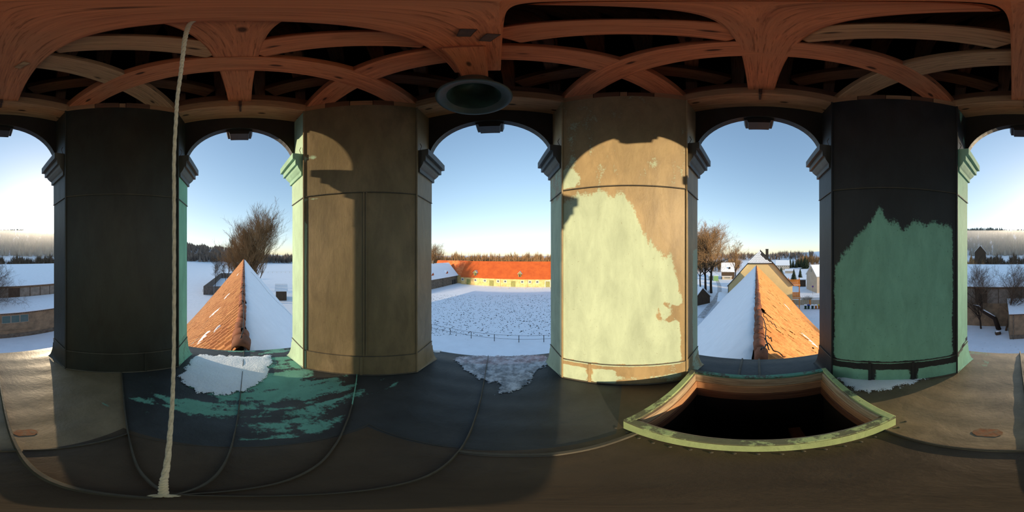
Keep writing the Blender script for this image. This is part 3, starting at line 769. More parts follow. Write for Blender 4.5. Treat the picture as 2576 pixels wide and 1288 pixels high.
# ---- bell
bx = at_r(1192, 1.275); zm = CZ + 1.85
bell = empty('bell', (bx.x, bx.y, zm), 'dark green bronze bell hanging mouth down under the beam', 'bell')
prof = [(.212, .035), (.245, .022), (.272, .004), (.292, -.004), (.302, .004), (.298, .03), (.262, .09), (.225, .17), (.195, .27), (.175, .36), (.160, .42), (.10, .455), (.0, .465)]
b = MB().lathe(prof[4:], (bx.x, bx.y, zm), 48).build('bell_body', M['bell'], None, smooth=True); reparent(b, bell)
b = MB().lathe([(.215, .045)] + prof[1:5], (bx.x, bx.y, zm), 48).build('bell_lip', M['belli'], None, smooth=True); reparent(b, bell)
b = MB().lathe([(.215, .045), (.195, .09), (.175, .17), (.155, .27), (.13, .37), (.0, .40)], (bx.x, bx.y, zm), 48).build('bell_inside', M['bell'], None, smooth=True); reparent(b, bell)
b = MB()
for a in range(4):
    th = a * pi / 2 + .3
    b.tube([(bx.x + cos(th) * .02, bx.y + sin(th) * .02, zm + .45), (bx.x + cos(th) * .07, bx.y + sin(th) * .07, zm + .50), (bx.x + cos(th) * .05, bx.y + sin(th) * .05, zm + .57), (bx.x, bx.y, zm + .59)], .014, 6)
reparent(b.build('bell_crown', M['bell'], None, smooth=True), bell)
o = MB().box((0, 0, 0), (.85, .20, .16)).build('headstock', M['wood'], None, bevel=.01); o.location = (bx.x + .02, bx.y - .14, zm + .62); o.rotation_euler = (0, 0, pi / 2 + .05); bpy.context.view_layer.update(); reparent(o, bell)
for s_ in (-1, 1):
    o = MB().box((bx.x + s_ * .105, bx.y - .02, zm + .60), (.012, .045, .26)).build('iron_strap', M['iron']); reparent(o, bell)


# ================================================================== OUTSIDE: terrain
def hill_el(az):                           # skyline elevation of the far hills (degrees) by azimuth
    a = ((az + 180) % 360) - 180
    pts_ = [(-180, 7.0), (-160, 5.9), (-140, 6.0), (-112, 3.6), (-98, 2.0), (-90, .6), (-70, .1), (-30, .1), (30, .0), (75, .2), (90, .35), (105, 1.1), (130, 3), (160, 7.4), (172, 7.8), (180, 7.0)]
    for (a0, e0), (a1, e1) in zip(pts_[:-1], pts_[1:]):
        if a0 <= a <= a1:
            t_ = (a - a0) / (a1 - a0); t_ = t_ * t_ * (3 - 2 * t_); return e0 + (e1 - e0) * t_
    return 0
def sm(a, b, x): t_ = max(0, min(1, (x - a) / (b - a))); return t_ * t_ * (3 - 2 * t_)
def terr(x, y):
    r = hypot(x, y); az = degrees(atan2(x, y)); e = hill_el(az)
    h = G + (16 + 950 * tan(radians(e))) * sm(230, 950, r) * (1 if e > .05 else .8)
    south = max(0, cos(radians(az - 180)))
    h += 9.0 * south ** 2 * sm(60, 220, r) * (1 if r > 60 else 0)
    h += sm(70, 400, r) * 2.5 * noise.noise(Vector((x * .01, y * .01, 0))) + sm(500, 950, r) * 25 * noise.noise(Vector((x * .003, y * .003, 8))) * min(1, e / 3)
    return h
mb = MB(); rings = [0, 6, 12, 18, 24, 30, 36, 42, 48, 55, 62, 70, 80, 90, 100, 115, 130, 150, 175, 200, 230, 260, 300, 350, 400, 460, 520, 600, 700, 800, 900, 1000, 1300, 2000, 4000, 9000]
NA = 180
mb.grid(lambda u, v: (lambda r, a: (r * sin(a), r * cos(a), terr(r * sin(a), r * cos(a)) if r > 1 else G))(rings[int(round(v * (len(rings) - 1)))], 2 * pi * u), NA, len(rings) - 1, flip=False)
terrain = tag(mb.build('ground', M['snowg'], None, smooth=True), 'snow-covered ground of the yard and fields around the tower', 'ground', None, 'structure')
# track up the lane to the village
def strip(name, pp_, wd, mat, label, cat, dz=.04, kind='structure'):
    mb = MB(); n = len(pp_); vs_ = []
    for i, p in enumerate(pp_):
        a = pp_[max(0, i - 1)]; b = pp_[min(n - 1, i + 1)]; d = (b - a).to_2d().normalized(); nn = Vector((-d.y, d.x))
        for s_ in (-1, 1): vs_.append((p.x + nn.x * wd[i] * s_, p.y + nn.y * wd[i] * s_, terr(p.x, p.y) + dz))
    mb.add(vs_, [(2 * i, 2 * i + 1, 2 * i + 3, 2 * i + 2) for i in range(n - 1)])
    return tag(mb.build(name, mat), label, cat, None, kind)
strip('lane', [at_r(1762, 40), at_r(1785, 50), at_r(1800, 58), at_r(1810, 70), at_r(1810, 85), at_r(1806, 100), at_r(1802, 120)], [.9, .9, 1, 1, 1, 1, 1], M['road'], 'snowy lane with dark wheel tracks leading to the village houses', 'lane')

# ---- the long roof the tower stands on
def ridge_z(x): return -.13 + (x / 41.6 * -.95 if x < 0 else x / 42 * -.73)
EZ, EY = -9.6, 8.5
def slope(x, t_, side, off=0.0):           # side -1 south, +1 north; off along the normal
    rz = ridge_z(x); y = side * t_ * EY; z = rz + (EZ - rz) * t_
    ny, nz = (rz - EZ), EY; L = hypot(ny, nz)
    return Vector((x, y + side * ny / L * off, z + nz / L * off))
manor = empty('long_tiled_building', (0, 0, G), 'long building under the tower, clay tiles on its sunny slope and snow on the other', 'building')
mb = MB()
for side in (-1, 1):
    for (x0, x1) in ((-41.5, -2.1), (2.1, 42)):
        mb.grid(lambda u, v: slope(x0 + (x1 - x0) * u, v, side, -.06), 40, 4, flip=(side > 0))
    mb.grid(lambda u, v: slope(-2.1 + 4.2 * u, .26 + .74 * v, side, -.06), 4, 4, flip=(side > 0))
reparent(mb.build('roof_underlay', M['darkwood']), manor)
mb = MB()
for x in (-41.3, 41.8): mb.add([(x, -8.2, G), (x, 8.2, G), (x, 8.2, EZ), (x, 0, ridge_z(x) - .1), (x, -8.2, EZ)], [(0, 1, 2, 3, 4)])
for y in (-8.2, 8.2): mb.add([(-41.3, y, G), (41.8, y, G), (41.8, y, EZ + .3), (-41.3, y, EZ + .3)], [(0, 1, 2, 3)])
reparent(mb.build('outer_walls', M['beige']), manor)
# pantiles
TW, TL = .27, .34
xs_ = [0, .14, .28, .43, .58, .72, .86, 1.0]; hs_ = [.040, .072, .060, .014, .0, .004, .018, .044]
def tile_verts(x, t0, t1, jit, lift):
    a = []
    for t_, up in ((t0, .0), (t1, .028)):
        for xx, hh in zip(xs_, hs_):
            a.append(slope(x + xx * TW * 1.03 + jit, t_, -1, hh + up + lift))
    for xx, hh in zip(xs_, hs_): a.append(slope(x + xx * TW * 1.03 + jit, t1 + .0006, -1, hh + .004 + lift))
    return a
tf = [(i, i + 8, i + 9, i + 1) for i in range(7)] + [(8 + i, 16 + i, 17 + i, 9 + i) for i in range(7)]
slen = hypot(EY, 9.5); nrow = int(slen / TL); cams = Vector((CX, CY, CZ))
cand = []
for x0, x1 in ((-41.4, -2.25), (2.25, 41.9)):
    nc = int((x1 - x0) / TW)
    for i in range(nc):
        x = x0 + i * TW
        for j in range(nrow):
            t0 = j / nrow; t1 = (j + 1.15) / nrow
            p = slope(x, t0, -1)
            cand.append((((p - cams).length), x, t0, t1, j))
nearc = {-1: [], 1: []}
rest = {-1: MB(), 1: MB()}
cand.sort(key=lambda c_: c_[0])
def seen(p):                               # through an opening: azimuth window and above the sill
    v = p - cams; a = abs(degrees(atan2(v.y, abs(v.x)))); dep = degrees(atan2(-v.z, hypot(v.x, v.y)))
    return a < 23 and dep < 35
for (d, x, t0, t1, j) in cand:
    s_ = -1 if x < 0 else 1; rr = random.random()
    jit = random.uniform(-.006, .006); lift = random.uniform(0, .012) + (random.uniform(.01, .035) if random.random() < .06 else 0)
    gap = random.random() < .012
    if gap and d > 5: continue
    if len(nearc[s_]) < 150 and seen(slope(x, t0, -1)):
        mb = MB(); mb.add(tile_verts(x, t0, t1, jit, lift), tf, rr + 1e-3)
        nearc[s_].append(mb.build('roof_tile', M['tile' if s_ < 0 else 'tilee'], manor))
        reparent(nearc[s_][-1], manor)
    else:
        rest[s_].add(tile_verts(x, t0, t1, jit, lift), tf, rr + 1e-3)
for s_ in (-1, 1):
    o = rest[s_].build('roof_tiles', M['tile' if s_ < 0 else 'tilee']); o['kind'] = 'stuff'; reparent(o, manor)
# ridge tiles
mb = MB(); n = 9; vs_ = []
for (xx, rr) in ((0, .150), (.40, .178)):
    for k in range(n + 1):
        a = radians(-100 + 200 * k / n); vs_.append((xx, rr * sin(a), rr * cos(a) - .05))
for (xx, rr) in ((0, .128), (.40, .156)):
    for k in range(n + 1):
        a = radians(-100 + 200 * k / n); vs_.append((xx, rr * sin(a), rr * cos(a) - .05))
m_ = n + 1; fs = [(k, k + 1, m_ + k + 1, m_ + k) for k in range(n)] + [(2 * m_ + k, 3 * m_ + k, 3 * m_ + k + 1, 2 * m_ + k + 1) for k in range(n)]
fs += [(m_ + k, m_ + k + 1, 3 * m_ + k + 1, 3 * m_ + k) for k in range(n)] + [(k, 2 * m_ + k, 2 * m_ + k + 1, k + 1) for k in range(n)]
mb.add(vs_, fs); rt = mb.build('ridge_tile', M['ridge'], None, smooth=True); rtm = rt.data; bpy.data.objects.remove(rt)
for s_ in (-1, 1):
    x = 2.45; i = 0
    while x < 41.2:
        o = bpy.data.objects.new('ridge_tile', rtm); COL.objects.link(o)
        xx = s_ * x; o.location = (xx, random.uniform(-.015, .015) - .02, ridge_z(xx) + .02 + random.uniform(-.01, .015))
        o.rotation_euler = (0, radians(2 + random.uniform(-2, 2)), (pi if s_ > 0 else 0) + radians(random.uniform(-3, 3)) + pi)
        bpy.context.view_layer.update() if False else None
        k_ = (1.0 if i < 2 else .66) if s_ < 0 else .66
        o.scale = (1, k_, k_)
        o.parent = manor; o.matrix_parent_inverse = Matrix.Translation((0, 0, -G))
        x += .355; i += 1
# snow on the shaded slope
def snow_side(x0, x1, nu, nv, tstart=0.0):
    mb = MB()
    def f(u, v):
        x = x0 + (x1 - x0) * u; r_ = .012 + .012 * noise.noise(Vector((x * 1.6, 3, 0))) + .006 * noise.noise(Vector((x * 6, 1, 0)))
        t_ = max(r_, tstart) + (1.0 - max(r_, tstart)) * v ** 1.6
        h = .13 + .03 * noise.noise(Vector((x * .8, t_ * 8, 2)))
        edge = min(1, v * 9) ** .5 if tstart == 0 else 1
        h *= edge
        # dark gaps where snow has slid
        return slope(x, t_, 1, h - .02)
    mb.grid(f, nu, nv, flip=True); return mb
s1 = snow_side(-41.4, -2.2, 300, 26); s1.build('tmp', M['snow']); a1 = bpy.data.objects['tmp']; a1.name = 'roof_snow'
tag(a1, 'thick smooth snow on the shaded roof slope, crossed by a barbed wire', 'snow', None, 'stuff'); a1.data.polygons.foreach_set('use_smooth', [True] * len(a1.data.polygons))
s2 = snow_side(2.2, 41.9, 300, 26).build('roof_snow', M['snow'], None, smooth=True)
tag(s2, 'thick smooth snow on the shaded roof slope that runs to the cream gable', 'snow', None, 'stuff')
s3 = snow_side(-2.2, 2.2, 12, 12, .26).build('roof_snow', M['snow'], None, smooth=True)
tag(s3, 'snow on the roof slope directly below the tower on the courtyard side', 'snow', None, 'stuff')
def on_slope(px, py, side, off=0.0):
    d = ray(px, py); best = None
    lo, hi = 1.0, 120.0
    # plane through three points near the expected spot
    x = -10 if d.x < 0 else 10
    for _ in range(6):
        a = slope(x, 0, side, off); b = slope(x, 1, side, off); c_ = slope(x + .5, 0, side, off)
        n_ = (b - a).cross(c_ - a); k = n_.dot(a - cams) / n_.dot(d); p = cams + d * k; x = p.x
    return p
def blob(name, px0, py0, px1, py1, wd, mat, label, cat, h=.06, kind='stuff', parent=None):
    a = on_slope(px0, py0, -1, .05); b = on_slope(px1, py1, -1, .05); d = b - a; L = d.length; d.normalize()
    nrm = Vector((0, -(ridge_z(a.x) - EZ), EY)).normalized(); s_ = d.cross(nrm)
    sd = a.x
    def f(u, v):
        e = sin(pi * u) ** .5; w_ = wd * e * (1 + .5 * noise.noise(Vector((u * 6 + sd, v * 2, sd)))); vv = (v - .5) * 2
        return a + d * L * u + s_ * w_ * vv + nrm * (h * (1 - vv * vv) * e + .005)
    o = MB().grid(f, 18, 8).build(name, mat, None, smooth=True)
    if parent: reparent(o, parent); return o
    return tag(o, label, cat, None, kind)
sl = 'snow remnant on the sunny tiles'
blob('snow_patch', 495, 870, 531, 828, .22, M['snow'], 'long snow remnant low on the sunny tiles, next to a sheet-metal strip', 'snow')
blob('snow_patch', 526, 800, 560, 771, .20, M['snow'], 'snow remnant halfway up the sunny tiles towards the big bare tree', 'snow')
blob('snow_patch', 563, 755, 580, 737, .16, M['snow'], 'third snow remnant up the sunny tiles towards the big bare tree', 'snow')
blob('snow_patch', 596, 694, 602, 688, .25, M['snow'], 'smallest snow remnant, near the far end of the roof by the big bare tree', 'snow')
blob('snow_patch', 538, 838, 560, 815, .06, M['snow'], 'faint thin streak of snow on the sunny tiles below the ridge cable', 'snow')
blob('snow_patch', 1971, 763, 1989, 784, .22, M['snow'], 'snow remnant in the middle of the orange slope towards the cream gable', 'snow')
blob('snow_patch', 2015, 837, 2060, 878, .22, M['snow'], 'longest snow remnant on the orange slope, close to the black pillar', 'snow')
blob('snow_patch', 1946, 710, 1956, 720, .3, M['snow'], 'snow remnant high on the orange slope close to the cream gable', 'snow')
for (a, b, c_, d, w_) in ((1978, 760, 1994, 774, .07), (2000, 795, 2026, 818, .16), (1942, 702, 1960, 722, .07), (512, 817, 525, 806, .12), (536, 748, 560, 730, .05), (496, 800, 520, 782, .05), (560, 726, 585, 706, .05)):
    blob('missing_tile_gap', a, b, c_, d, w_, M['darkwood'], None, None, h=.03, parent=manor)
blob('metal_strip', 472, 876, 512, 838, .30, M['greywall'], None, None, h=.02, parent=manor)
# cables on the ridge
def cable(ps, r, name, label, cat='cable', mat='wire'):
    mb = MB(); mb.tube(ps, r, 6); o = mb.build(name, M[mat], None, smooth=True)
    return tag(o, label, cat)
def rp_(px, x): # point just over the ridge at plan x, on azimuth px
    a = radians(azl(px)); r = (x - CX) / sin(a); return Vector((x, CY + r * cos(a), ridge_z(x) + .17))
lc = empty('lightning_cable', (0, 0, 0), 'thin dark lightning cable on the ridge towards the big bare tree', 'cable')
reparent(MB().tube([Vector((-2.5, -.05, .0))] + [Vector((x, .01 + .03 * sin(x * 1.3), ridge_z(x) + .17)) for x in [-2.9 - .6 * i for i in range(22)]], .011, 5).build('wire', M['wire'], None, smooth=True), lc)
for x in (-3.0, -5.0, -7.5, -10.5): reparent(MB().box((x, .01, ridge_z(x) + .16), (.03, .05, .08)).build('clip', M['wire']), lc)
bw = empty('barbed_wire', (0, 0, 0), 'barbed wire lying across the snow of the shaded slope', 'wire')
P = [on_slope(px, py, 1, .16) for px, py in ((631, 684), (640, 693), (657, 713), (676, 737), (700, 762), (718, 778), (733, 793))]
reparent(MB().tube(P, .008, 4).build('strand', M['wire']), bw)
mb = MB()
for i in range(len(P) - 1):
    for k in range(5):
        q = P[i].lerp(P[i + 1], k / 5); s_ = .05
        mb.tube([q + Vector((-s_, 0, -.02)), q + Vector((s_, .02, .04))], .008, 3)
o = mb.build('barb', M['wire']); o['kind'] = 'stuff'; reparent(o, bw)
cb = [[(1917, 785), (1923, 797), (1935, 808), (1945, 815), (1955, 824)], [(1919, 800), (1928, 826), (1925, 845), (1928, 862), (1935, 880)],
      [(1929, 862), (1950, 884), (1975, 898)], [(1926, 846), (1938, 850), (1942, 858)], [(1914, 880), (1925, 872), (1930, 865), (1924, 850)]]
cab = empty('loose_cables', (0, 0, 0), 'tangle of loose black cables on the ridge towards the cream gable', 'cable')
for c_ in cb:
    Pq = [on_slope(px, py, -1, .20) for px, py in c_]
    dd = []
    for i in range(len(Pq) - 1):
        for k in range(5): dd.append(Pq[i].lerp(Pq[i + 1], k / 5) + Vector((0, 0, .03 * sin(k))))
    dd.append(Pq[-1]); reparent(MB().tube(dd, .011, 5).build('wire', M['wire'], None, smooth=True), cab)

# ------------------------------------------------------------------ buildings
class Frame:                               # local frame: u along a wall, v away from the viewer
    def __init__(s, o, u): s.o = Vector((o[0], o[1])); s.u = Vector((u[0], u[1])).normalized(); s.v = Vector((s.u.y, -s.u.x)); s.v = s.v if s.v.dot(s.o) > 0 else -s.v
    def P(s, u, v, z): p = s.o + s.u * u + s.v * v; return Vector((p.x, p.y, z))
    def box(s, mb, u0, u1, v0, v1, z0, z1):
        vs_ = [s.P(a, b, c_) for a in (u0, u1) for b in (v0, v1) for c_ in (z0, z1)]
        mb.add(vs_, [(0, 1, 3, 2), (4, 6, 7, 5), (0, 4, 5, 1), (2, 3, 7, 6), (0, 2, 6, 4), (1, 5, 7, 3)]); return mb
    def slab(s, mb, pts, th):               # thin slab from 4 (u,v,z) corners
        a = [s.P(*p) for p in pts]; n_ = (a[1] - a[0]).cross(a[2] - a[1]).normalized(); n_ = n_ if n_.z > 0 else -n_
        b = [p + n_ * th for p in a]; m = len(a)
        mb.add(a + b, [tuple(range(m - 1, -1, -1)), tuple(range(m, 2 * m))] + [(i, (i + 1) % m, m + (i + 1) % m, m + i) for i in range(m)]); return mb
    def upx(s, px):                         # u where the azimuth px meets the wall line v=0
        a = radians(azl(px)); d = Vector((sin(a), cos(a))); c_ = Vector((CX, CY)) - s.o
        # c + k d = u*U  -> solve
        det = d.x * -s.u.y + s.u.x * d.y
        k = (c_.x * s.u.y - c_.y * s.u.x) / (d.x * -s.u.y - -s.u.x * d.y)
        q = c_ + d * k; return q.dot(s.u)
def wall_gable(fr, mb, u0, u1, v0, v1, z0, ze, zr_, along='u'):
    """walls of a gabled building; ridge along u or v"""
    if along == 'u':
        vm = (v0 + v1) / 2
        for u in (u0, u1): mb.add([fr.P(u, v0, z0), fr.P(u, v1, z0), fr.P(u, v1, ze), fr.P(u, vm, zr_), fr.P(u, v0, ze)], [(0, 1, 2, 3, 4)])
        for v in (v0, v1): mb.add([fr.P(u0, v, z0), fr.P(u1, v, z0), fr.P(u1, v, ze), fr.P(u0, v, ze)], [(0, 1, 2, 3)])
    else:
        um = (u0 + u1) / 2
        for v in (v0, v1): mb.add([fr.P(u0, v, z0), fr.P(u1, v, z0), fr.P(u1, v, ze), fr.P(um, v, zr_), fr.P(u0, v, ze)], [(0, 1, 2, 3, 4)])
        for u in (u0, u1): mb.add([fr.P(u, v0, z0), fr.P(u, v1, z0), fr.P(u, v1, ze), fr.P(u, v0, ze)], [(0, 1, 2, 3)])
def pt(mb, name, mat, parent, label=None, **kw):
    o = mb.build(name, mat, None, **kw); reparent(o, parent)
    if label: o['label'] = label
    return o
def window(fr, parent, u0, u1, z0, z1, v=0.0, frame=M['whitetrim'], glass=M['glass'], t=.12, cross=True):
    mb = MB(); fr.box(mb, u0, u1, v - .06, v + .02, z1 - t, z1); fr.box(mb, u0, u1, v - .06, v + .02, z0, z0 + t)
    fr.box(mb, u0, u0 + t, v - .06, v + .02, z0 + t, z1 - t); fr.box(mb, u1 - t, u1, v - .06, v + .02, z0 + t, z1 - t)
    if cross: fr.box(mb, (u0 + u1) / 2 - .03, (u0 + u1) / 2 + .03, v - .04, v + .02, z0 + t, z1 - t)
    f = pt(mb, 'window', frame, parent); g = MB(); fr.box(g, u0 + t, u1 - t, v - .025, v + .02, z0 + t, z1 - t)
    o = g.build('pane', glass); o.parent = f; o.matrix_parent_inverse = f.matrix_world.inverted() if False else parent.matrix_basis.inverted() ; 
    o.matrix_parent_inverse = (parent.matrix_basis @ f.matrix_parent_inverse).inverted()
    return f

# ---- long orange barn beyond the courtyard
n_ = radians(9 + YAW); Dn = 82.5
o0 = Vector((CX + Dn * sin(n_), CY + Dn * cos(n_))); fb = Frame(o0, (cos(n_), -sin(n_)))
barn = empty('barn', (o0.x, o0.y, G), 'long yellow barn with a bright orange tiled roof beyond the courtyard', 'barn')
uL = fb.upx(1160); uR = 32.0; zeB, zrB = CZ - 11.5, CZ - 3.5
mb = MB(); wall_gable(fb, mb, uL, uR, 0, 16, G, zeB, zrB); pt(mb, 'outer_walls', M['barnwall'], barn)
mb = MB(); fb.slab(mb, [(uL - .3, -.5, zeB - .4), (uR + .3, -.5, zeB - .4), (uR + .3, 8, zrB + .1), (uL - .3, 8, zrB + .1)], .18); pt(mb, 'roof_slope', M['barnroof'], barn)
mb = MB(); fb.slab(mb, [(uL - .3, 16.5, zeB - .4), (uR + .3, 16.5, zeB - .4), (uR + .3, 8, zrB + .1), (uL - .3, 8, zrB + .1)], .18); pt(mb, 'roof_slope', M['snow'], barn, 'snow-covered roof slope')
mb = MB(); mb.tube([fb.P(uL - .3, 8, zrB + .28), fb.P(uR, 8, zrB + .28)], .16, 6); pt(mb, 'ridge_cap', M['barnroof'], barn)
for px in (1163.8, 1196, 1219.7, 1253, 1271, 1313.7, 1333, 1351.7):
    u = fb.upx(px); window(fb, barn, u - .8, u + .8, G + 2.0, G + 3.5, t=.3)
for px, w_ in ((1179, 1.3), (1236.5, 1.25), (1291, 1.2), (1378, 1.15)):
    u = fb.upx(px); mb = MB()
    for i in range(4): fb.box(mb, u - w_ + i * w_ / 2 + .02, u - w_ + (i + 1) * w_ / 2 - .02, -.08, .02, G + .1, G + 3.1)
    d = pt(mb, 'barn_door', M['greendoor'], barn)
    if px > 1370:
        mb = MB(); fb.box(mb, u - w_ - .3, u - w_, -.1, .02, G, G + 3.5); fb.box(mb, u + w_, u + w_ + .3, -.1, .02, G, G + 3.5); fb.box(mb, u - w_ - .3, u + w_ + .3, -.1, .02, G + 3.12, G + 3.5); pt(mb, 'door_surround', M['whitetrim'], barn)
for px in (1196.5, 1308):                   # hay dormers
    u = fb.upx(px) * 1.015; z0 = zeB + .3; v0 = .4
    mb = MB(); fb.box(mb, u - .75, u + .75, v0, v0 + 2.6, z0, z0 + 2.2)
    mb.add([fb.P(u - .75, v0, z0 + 2.2), fb.P(u + .75, v0, z0 + 2.2), fb.P(u, v0, z0 + 3.1)], [(0, 1, 2)])
    d = pt(mb, 'dormer', M['greendoor'], barn)
    mb = MB()
    for s_ in (-1, 1): fb.slab(mb, [(u + s_ * 1.2, v0 - .3, z0 + 1.75), (u + s_ * 1.2, v0 + 3.4, z0 + 1.75), (u, v0 + 3.4, z0 + 3.2), (u, v0 - .3, z0 + 3.2)], .1)
    o = mb.build('dormer_roof', M['whitetrim']); o.parent = d; o.matrix_parent_inverse = (barn.matrix_basis @ d.matrix_parent_inverse).inverted()
    mb = MB(); fb.box(mb, u - .4 + (.25 if px < 1200 else -.0), u + .45, v0 - .04, v0 + .02, z0 + .2, z0 + 1.9)
    o = mb.build('hatch_opening', M['slate'] if px < 1200 else M['darkwood']); o.parent = d; o.matrix_parent_inverse = (barn.matrix_basis @ d.matrix_parent_inverse).inverted()
for px, py in ((1227, 662), (1279.5, 664), (1328, 666), (1184, 666), (1262, 670), (1351, 672)):
    u = fb.upx(px) * 1.06; dep = tan(radians((py - 644) / PPD))
    v = (11.4 - dep * Dn) / (1 + dep); v = max(.5, min(7.5, v)) if py > 664 else 6.3
    z = zeB + v; s_ = .5 if py < 669 else .95
    mb = MB(); fb.slab(mb, [(u - s_, v, z + .22), (u + s_, v, z + .22), (u + s_, v + s_, z + s_ + .22), (u - s_, v + s_, z + s_ + .22)], .08)
    pt(mb, 'skylight', M['greywall'] if s_ < .6 else M['oldroof'], barn)
for px in (1259, 1327.5):
    u = fb.upx(px); pt(MB().tube([fb.P(u, -.12, zeB - .4), fb.P(u, -.12, G)], .07, 6), 'downpipe', M['greywall'], barn)
# older wing with patchy tiles joining it
old = empty('old_wing', fb.P(uL - 8, 8, G), 'older barn wing with patchy red tiles at the end of the orange barn', 'barn')
mb = MB(); wall_gable(fb, mb, uL - 22, uL - .6, 2, 15, G, zeB + .5, zrB + .4); pt(mb, 'outer_walls', M['barnwall'], old)
mb = MB(); fb.slab(mb, [(uL - 22, 1.6, zeB + .2), (uL - .35, 1.6, zeB + .2), (uL - .35, 8.5, zrB + .5), (uL - 22, 8.5, zrB + .5)], .15); pt(mb, 'roof_slope', M['oldroof'], old)
mb = MB(); fb.slab(mb, [(uL - 22, 15.4, zeB + .2), (uL - .35, 15.4, zeB + .2), (uL - .35, 8.5, zrB + .5), (uL - 22, 8.5, zrB + .5)], .15); pt(mb, 'roof_slope', M['snow'], old, 'snow-covered roof slope')
# ---- stone wing with a snowy roof on the west side of the yard
A = at_r(1150, 95); B = at_r(1085, 77); fw = Frame((A.x, A.y), (B.x - A.x, B.y - A.y))
fw.v = Vector((fw.u.y, -fw.u.x)); fw.v = fw.v if fw.v.x < 0 else -fw.v
wing = empty('stone_wing', (A.x, A.y, G), 'grey stone stable wing with snowy roof, dormers and a chimney', 'stable')
zeW, zrW = CZ - 11.0, CZ - 4.2; LW = 44
mb = MB(); wall_gable(fw, mb, 0, LW, 0, 13, G, zeW, zrW); pt(mb, 'outer_walls', M['stone'], wing)
for s_ in (0, 1):
    v0, v1 = (-.5, 6.5) if s_ == 0 else (13.5, 6.5)
    mb = MB(); fw.slab(mb, [(-.4, v0, zeW - .4), (LW, v0, zeW - .4), (LW, v1, zrW), (-.4, v1, zrW)], .3); pt(mb, 'snowy_roof_slope', M['snow'], wing)
def dormer(u, fr, z0, par, mat, h=1.6):
    mb = MB(); fr.box(mb, u - .8, u + .8, .9, 3.2, z0, z0 + h); mb.add([fr.P(u - .8, .9, z0 + h), fr.P(u + .8, .9, z0 + h), fr.P(u, .9, z0 + h + .9)], [(0, 1, 2)]); d = pt(mb, 'dormer', mat, par)
    mb = MB()
    for q in (-1, 1): fr.slab(mb, [(u + q * 1.1, .6, z0 + h - .3), (u + q * 1.1, 4.2, z0 + h - .3), (u, 4.2, z0 + h + .95), (u, .6, z0 + h + .95)], .12)
    o = mb.build('dormer_roof', M['snow']); o.parent = d; o.matrix_parent_inverse = (par.matrix_basis @ d.matrix_parent_inverse).inverted()
dormer(fw.upx(1128), fw, zeW + .5, wing, M['barnroof']); dormer(fw.upx(1092), fw, zeW + .5, wing, M['barnroof'])
c_ = fw.P(fw.upx(1113), 6.5, 0); pt(MB().box((c_.x, c_.y, zrW + .5), (.9, .9, 2.0)).box((c_.x, c_.y, zrW + 1.6), (1.1, 1.1, .25)), 'chimney', M['stone'], wing)
for px in (1139, 1144):
    u = fw.upx(px); mb = MB(); fw.box(mb, u - .7, u + .7, -.1, .02, G, G + 2.6); pt(mb, 'stable_door', M['slate'], wing)
u = fw.upx(1114); pt(MB().tube([fw.P(u, -.15, zeW - .3), fw.P(u, -.15, G)], .12, 6), 'downpipe', M['stone'], wing)
# ---- courtyard rail fence
def rail_fence(name, label, centre_az, D, u0, u1, step, h, rails, mat, r=.045):
    n_ = radians(centre_az + YAW); o = Vector((CX + D * sin(n_), CY + D * cos(n_))); f = Frame(o, (cos(n_), -sin(n_)))
    e = empty(name, (o.x, o.y, G), label, 'fence'); u = u0
    while u <= u1 + .01:
        p = f.P(u, 0, G); z = terr(p.x, p.y); pt(MB().tube([(p.x, p.y, z - .1), (p.x, p.y, z + h)], r * 1.3, 6), 'post', mat, e); u += step
    for q in rails:
        a = f.P(u0, 0, 0); b = f.P(u1, 0, 0); pt(MB().tube([(a.x, a.y, terr(a.x, a.y) + h * q), (b.x, b.y, terr(b.x, b.y) + h * q)], r * .6, 5), 'rail', mat, e)
    return e
M['steel'] = m_flat('dark_steel_rail', (.06, .06, .065))
rail_fence('paddock_fence', 'dark steel paddock rail fence with two rails in the shaded yard', 5, 27.3, -26.3, 17.0, 4.18, 1.5, (.98, .45), M['steel'])
M['palewood'] = m_flat('pale_fence_wood', (.5, .42, .3))
rail_fence('barn_yard_fence', 'thin pale rail fence standing in front of the orange barn', 9, 77, -26, 26, 4, 1.2, (.95,), M['palewood'], .06)

rail_fence('field_fence', 'wire fence beside the board-walled enclosure in the snowy field', -99, 70, -12, 3, 3, 1.3, (.9, .5), M['palewood'], .05)
rail_fence('field_fence', 'distant fence line across the snowy field beyond the small shed', -88, 150, -14, 34, 4, 1.4, (.9,), M['palewood'], .07)
# ---- cream gable house at the end of the east roof
D = 44.0; az = radians(azl(1913.5)); o0 = Vector((CX + D * sin(az), CY + D * cos(az))); fy = Frame(o0, (0.0, -1.0)); fy.v = Vector((1, 0))
house = empty('cream_house', (o0.x, o0.y, G), 'cream gabled house with small hipped slate top and brick chimney', 'house')
HW = 9.0; zhe = CZ - 8.2; zhip = CZ - 1.95; zap = CZ + 1.55; hw = 3.3
mb = MB(); mb.add([fy.P(-HW + .25, 0, G), fy.P(HW - .25, 0, G), fy.P(HW - .25, 0, zhe + .1), fy.P(hw, 0, zhip), fy.P(-hw, 0, zhip), fy.P(-HW + .25, 0, zhe + .1)], [(0, 1, 2, 3, 4, 5)])
for s_ in (-1, 1): mb.add([fy.P(s_ * (HW - .25), 0, G), fy.P(s_ * (HW - .25), 24, G), fy.P(s_ * (HW - .25), 24, zhe + .1), fy.P(s_ * (HW - .25), 0, zhe + .1)], [(0, 1, 2, 3)])
pt(mb, 'outer_walls', M['yellow'], house)
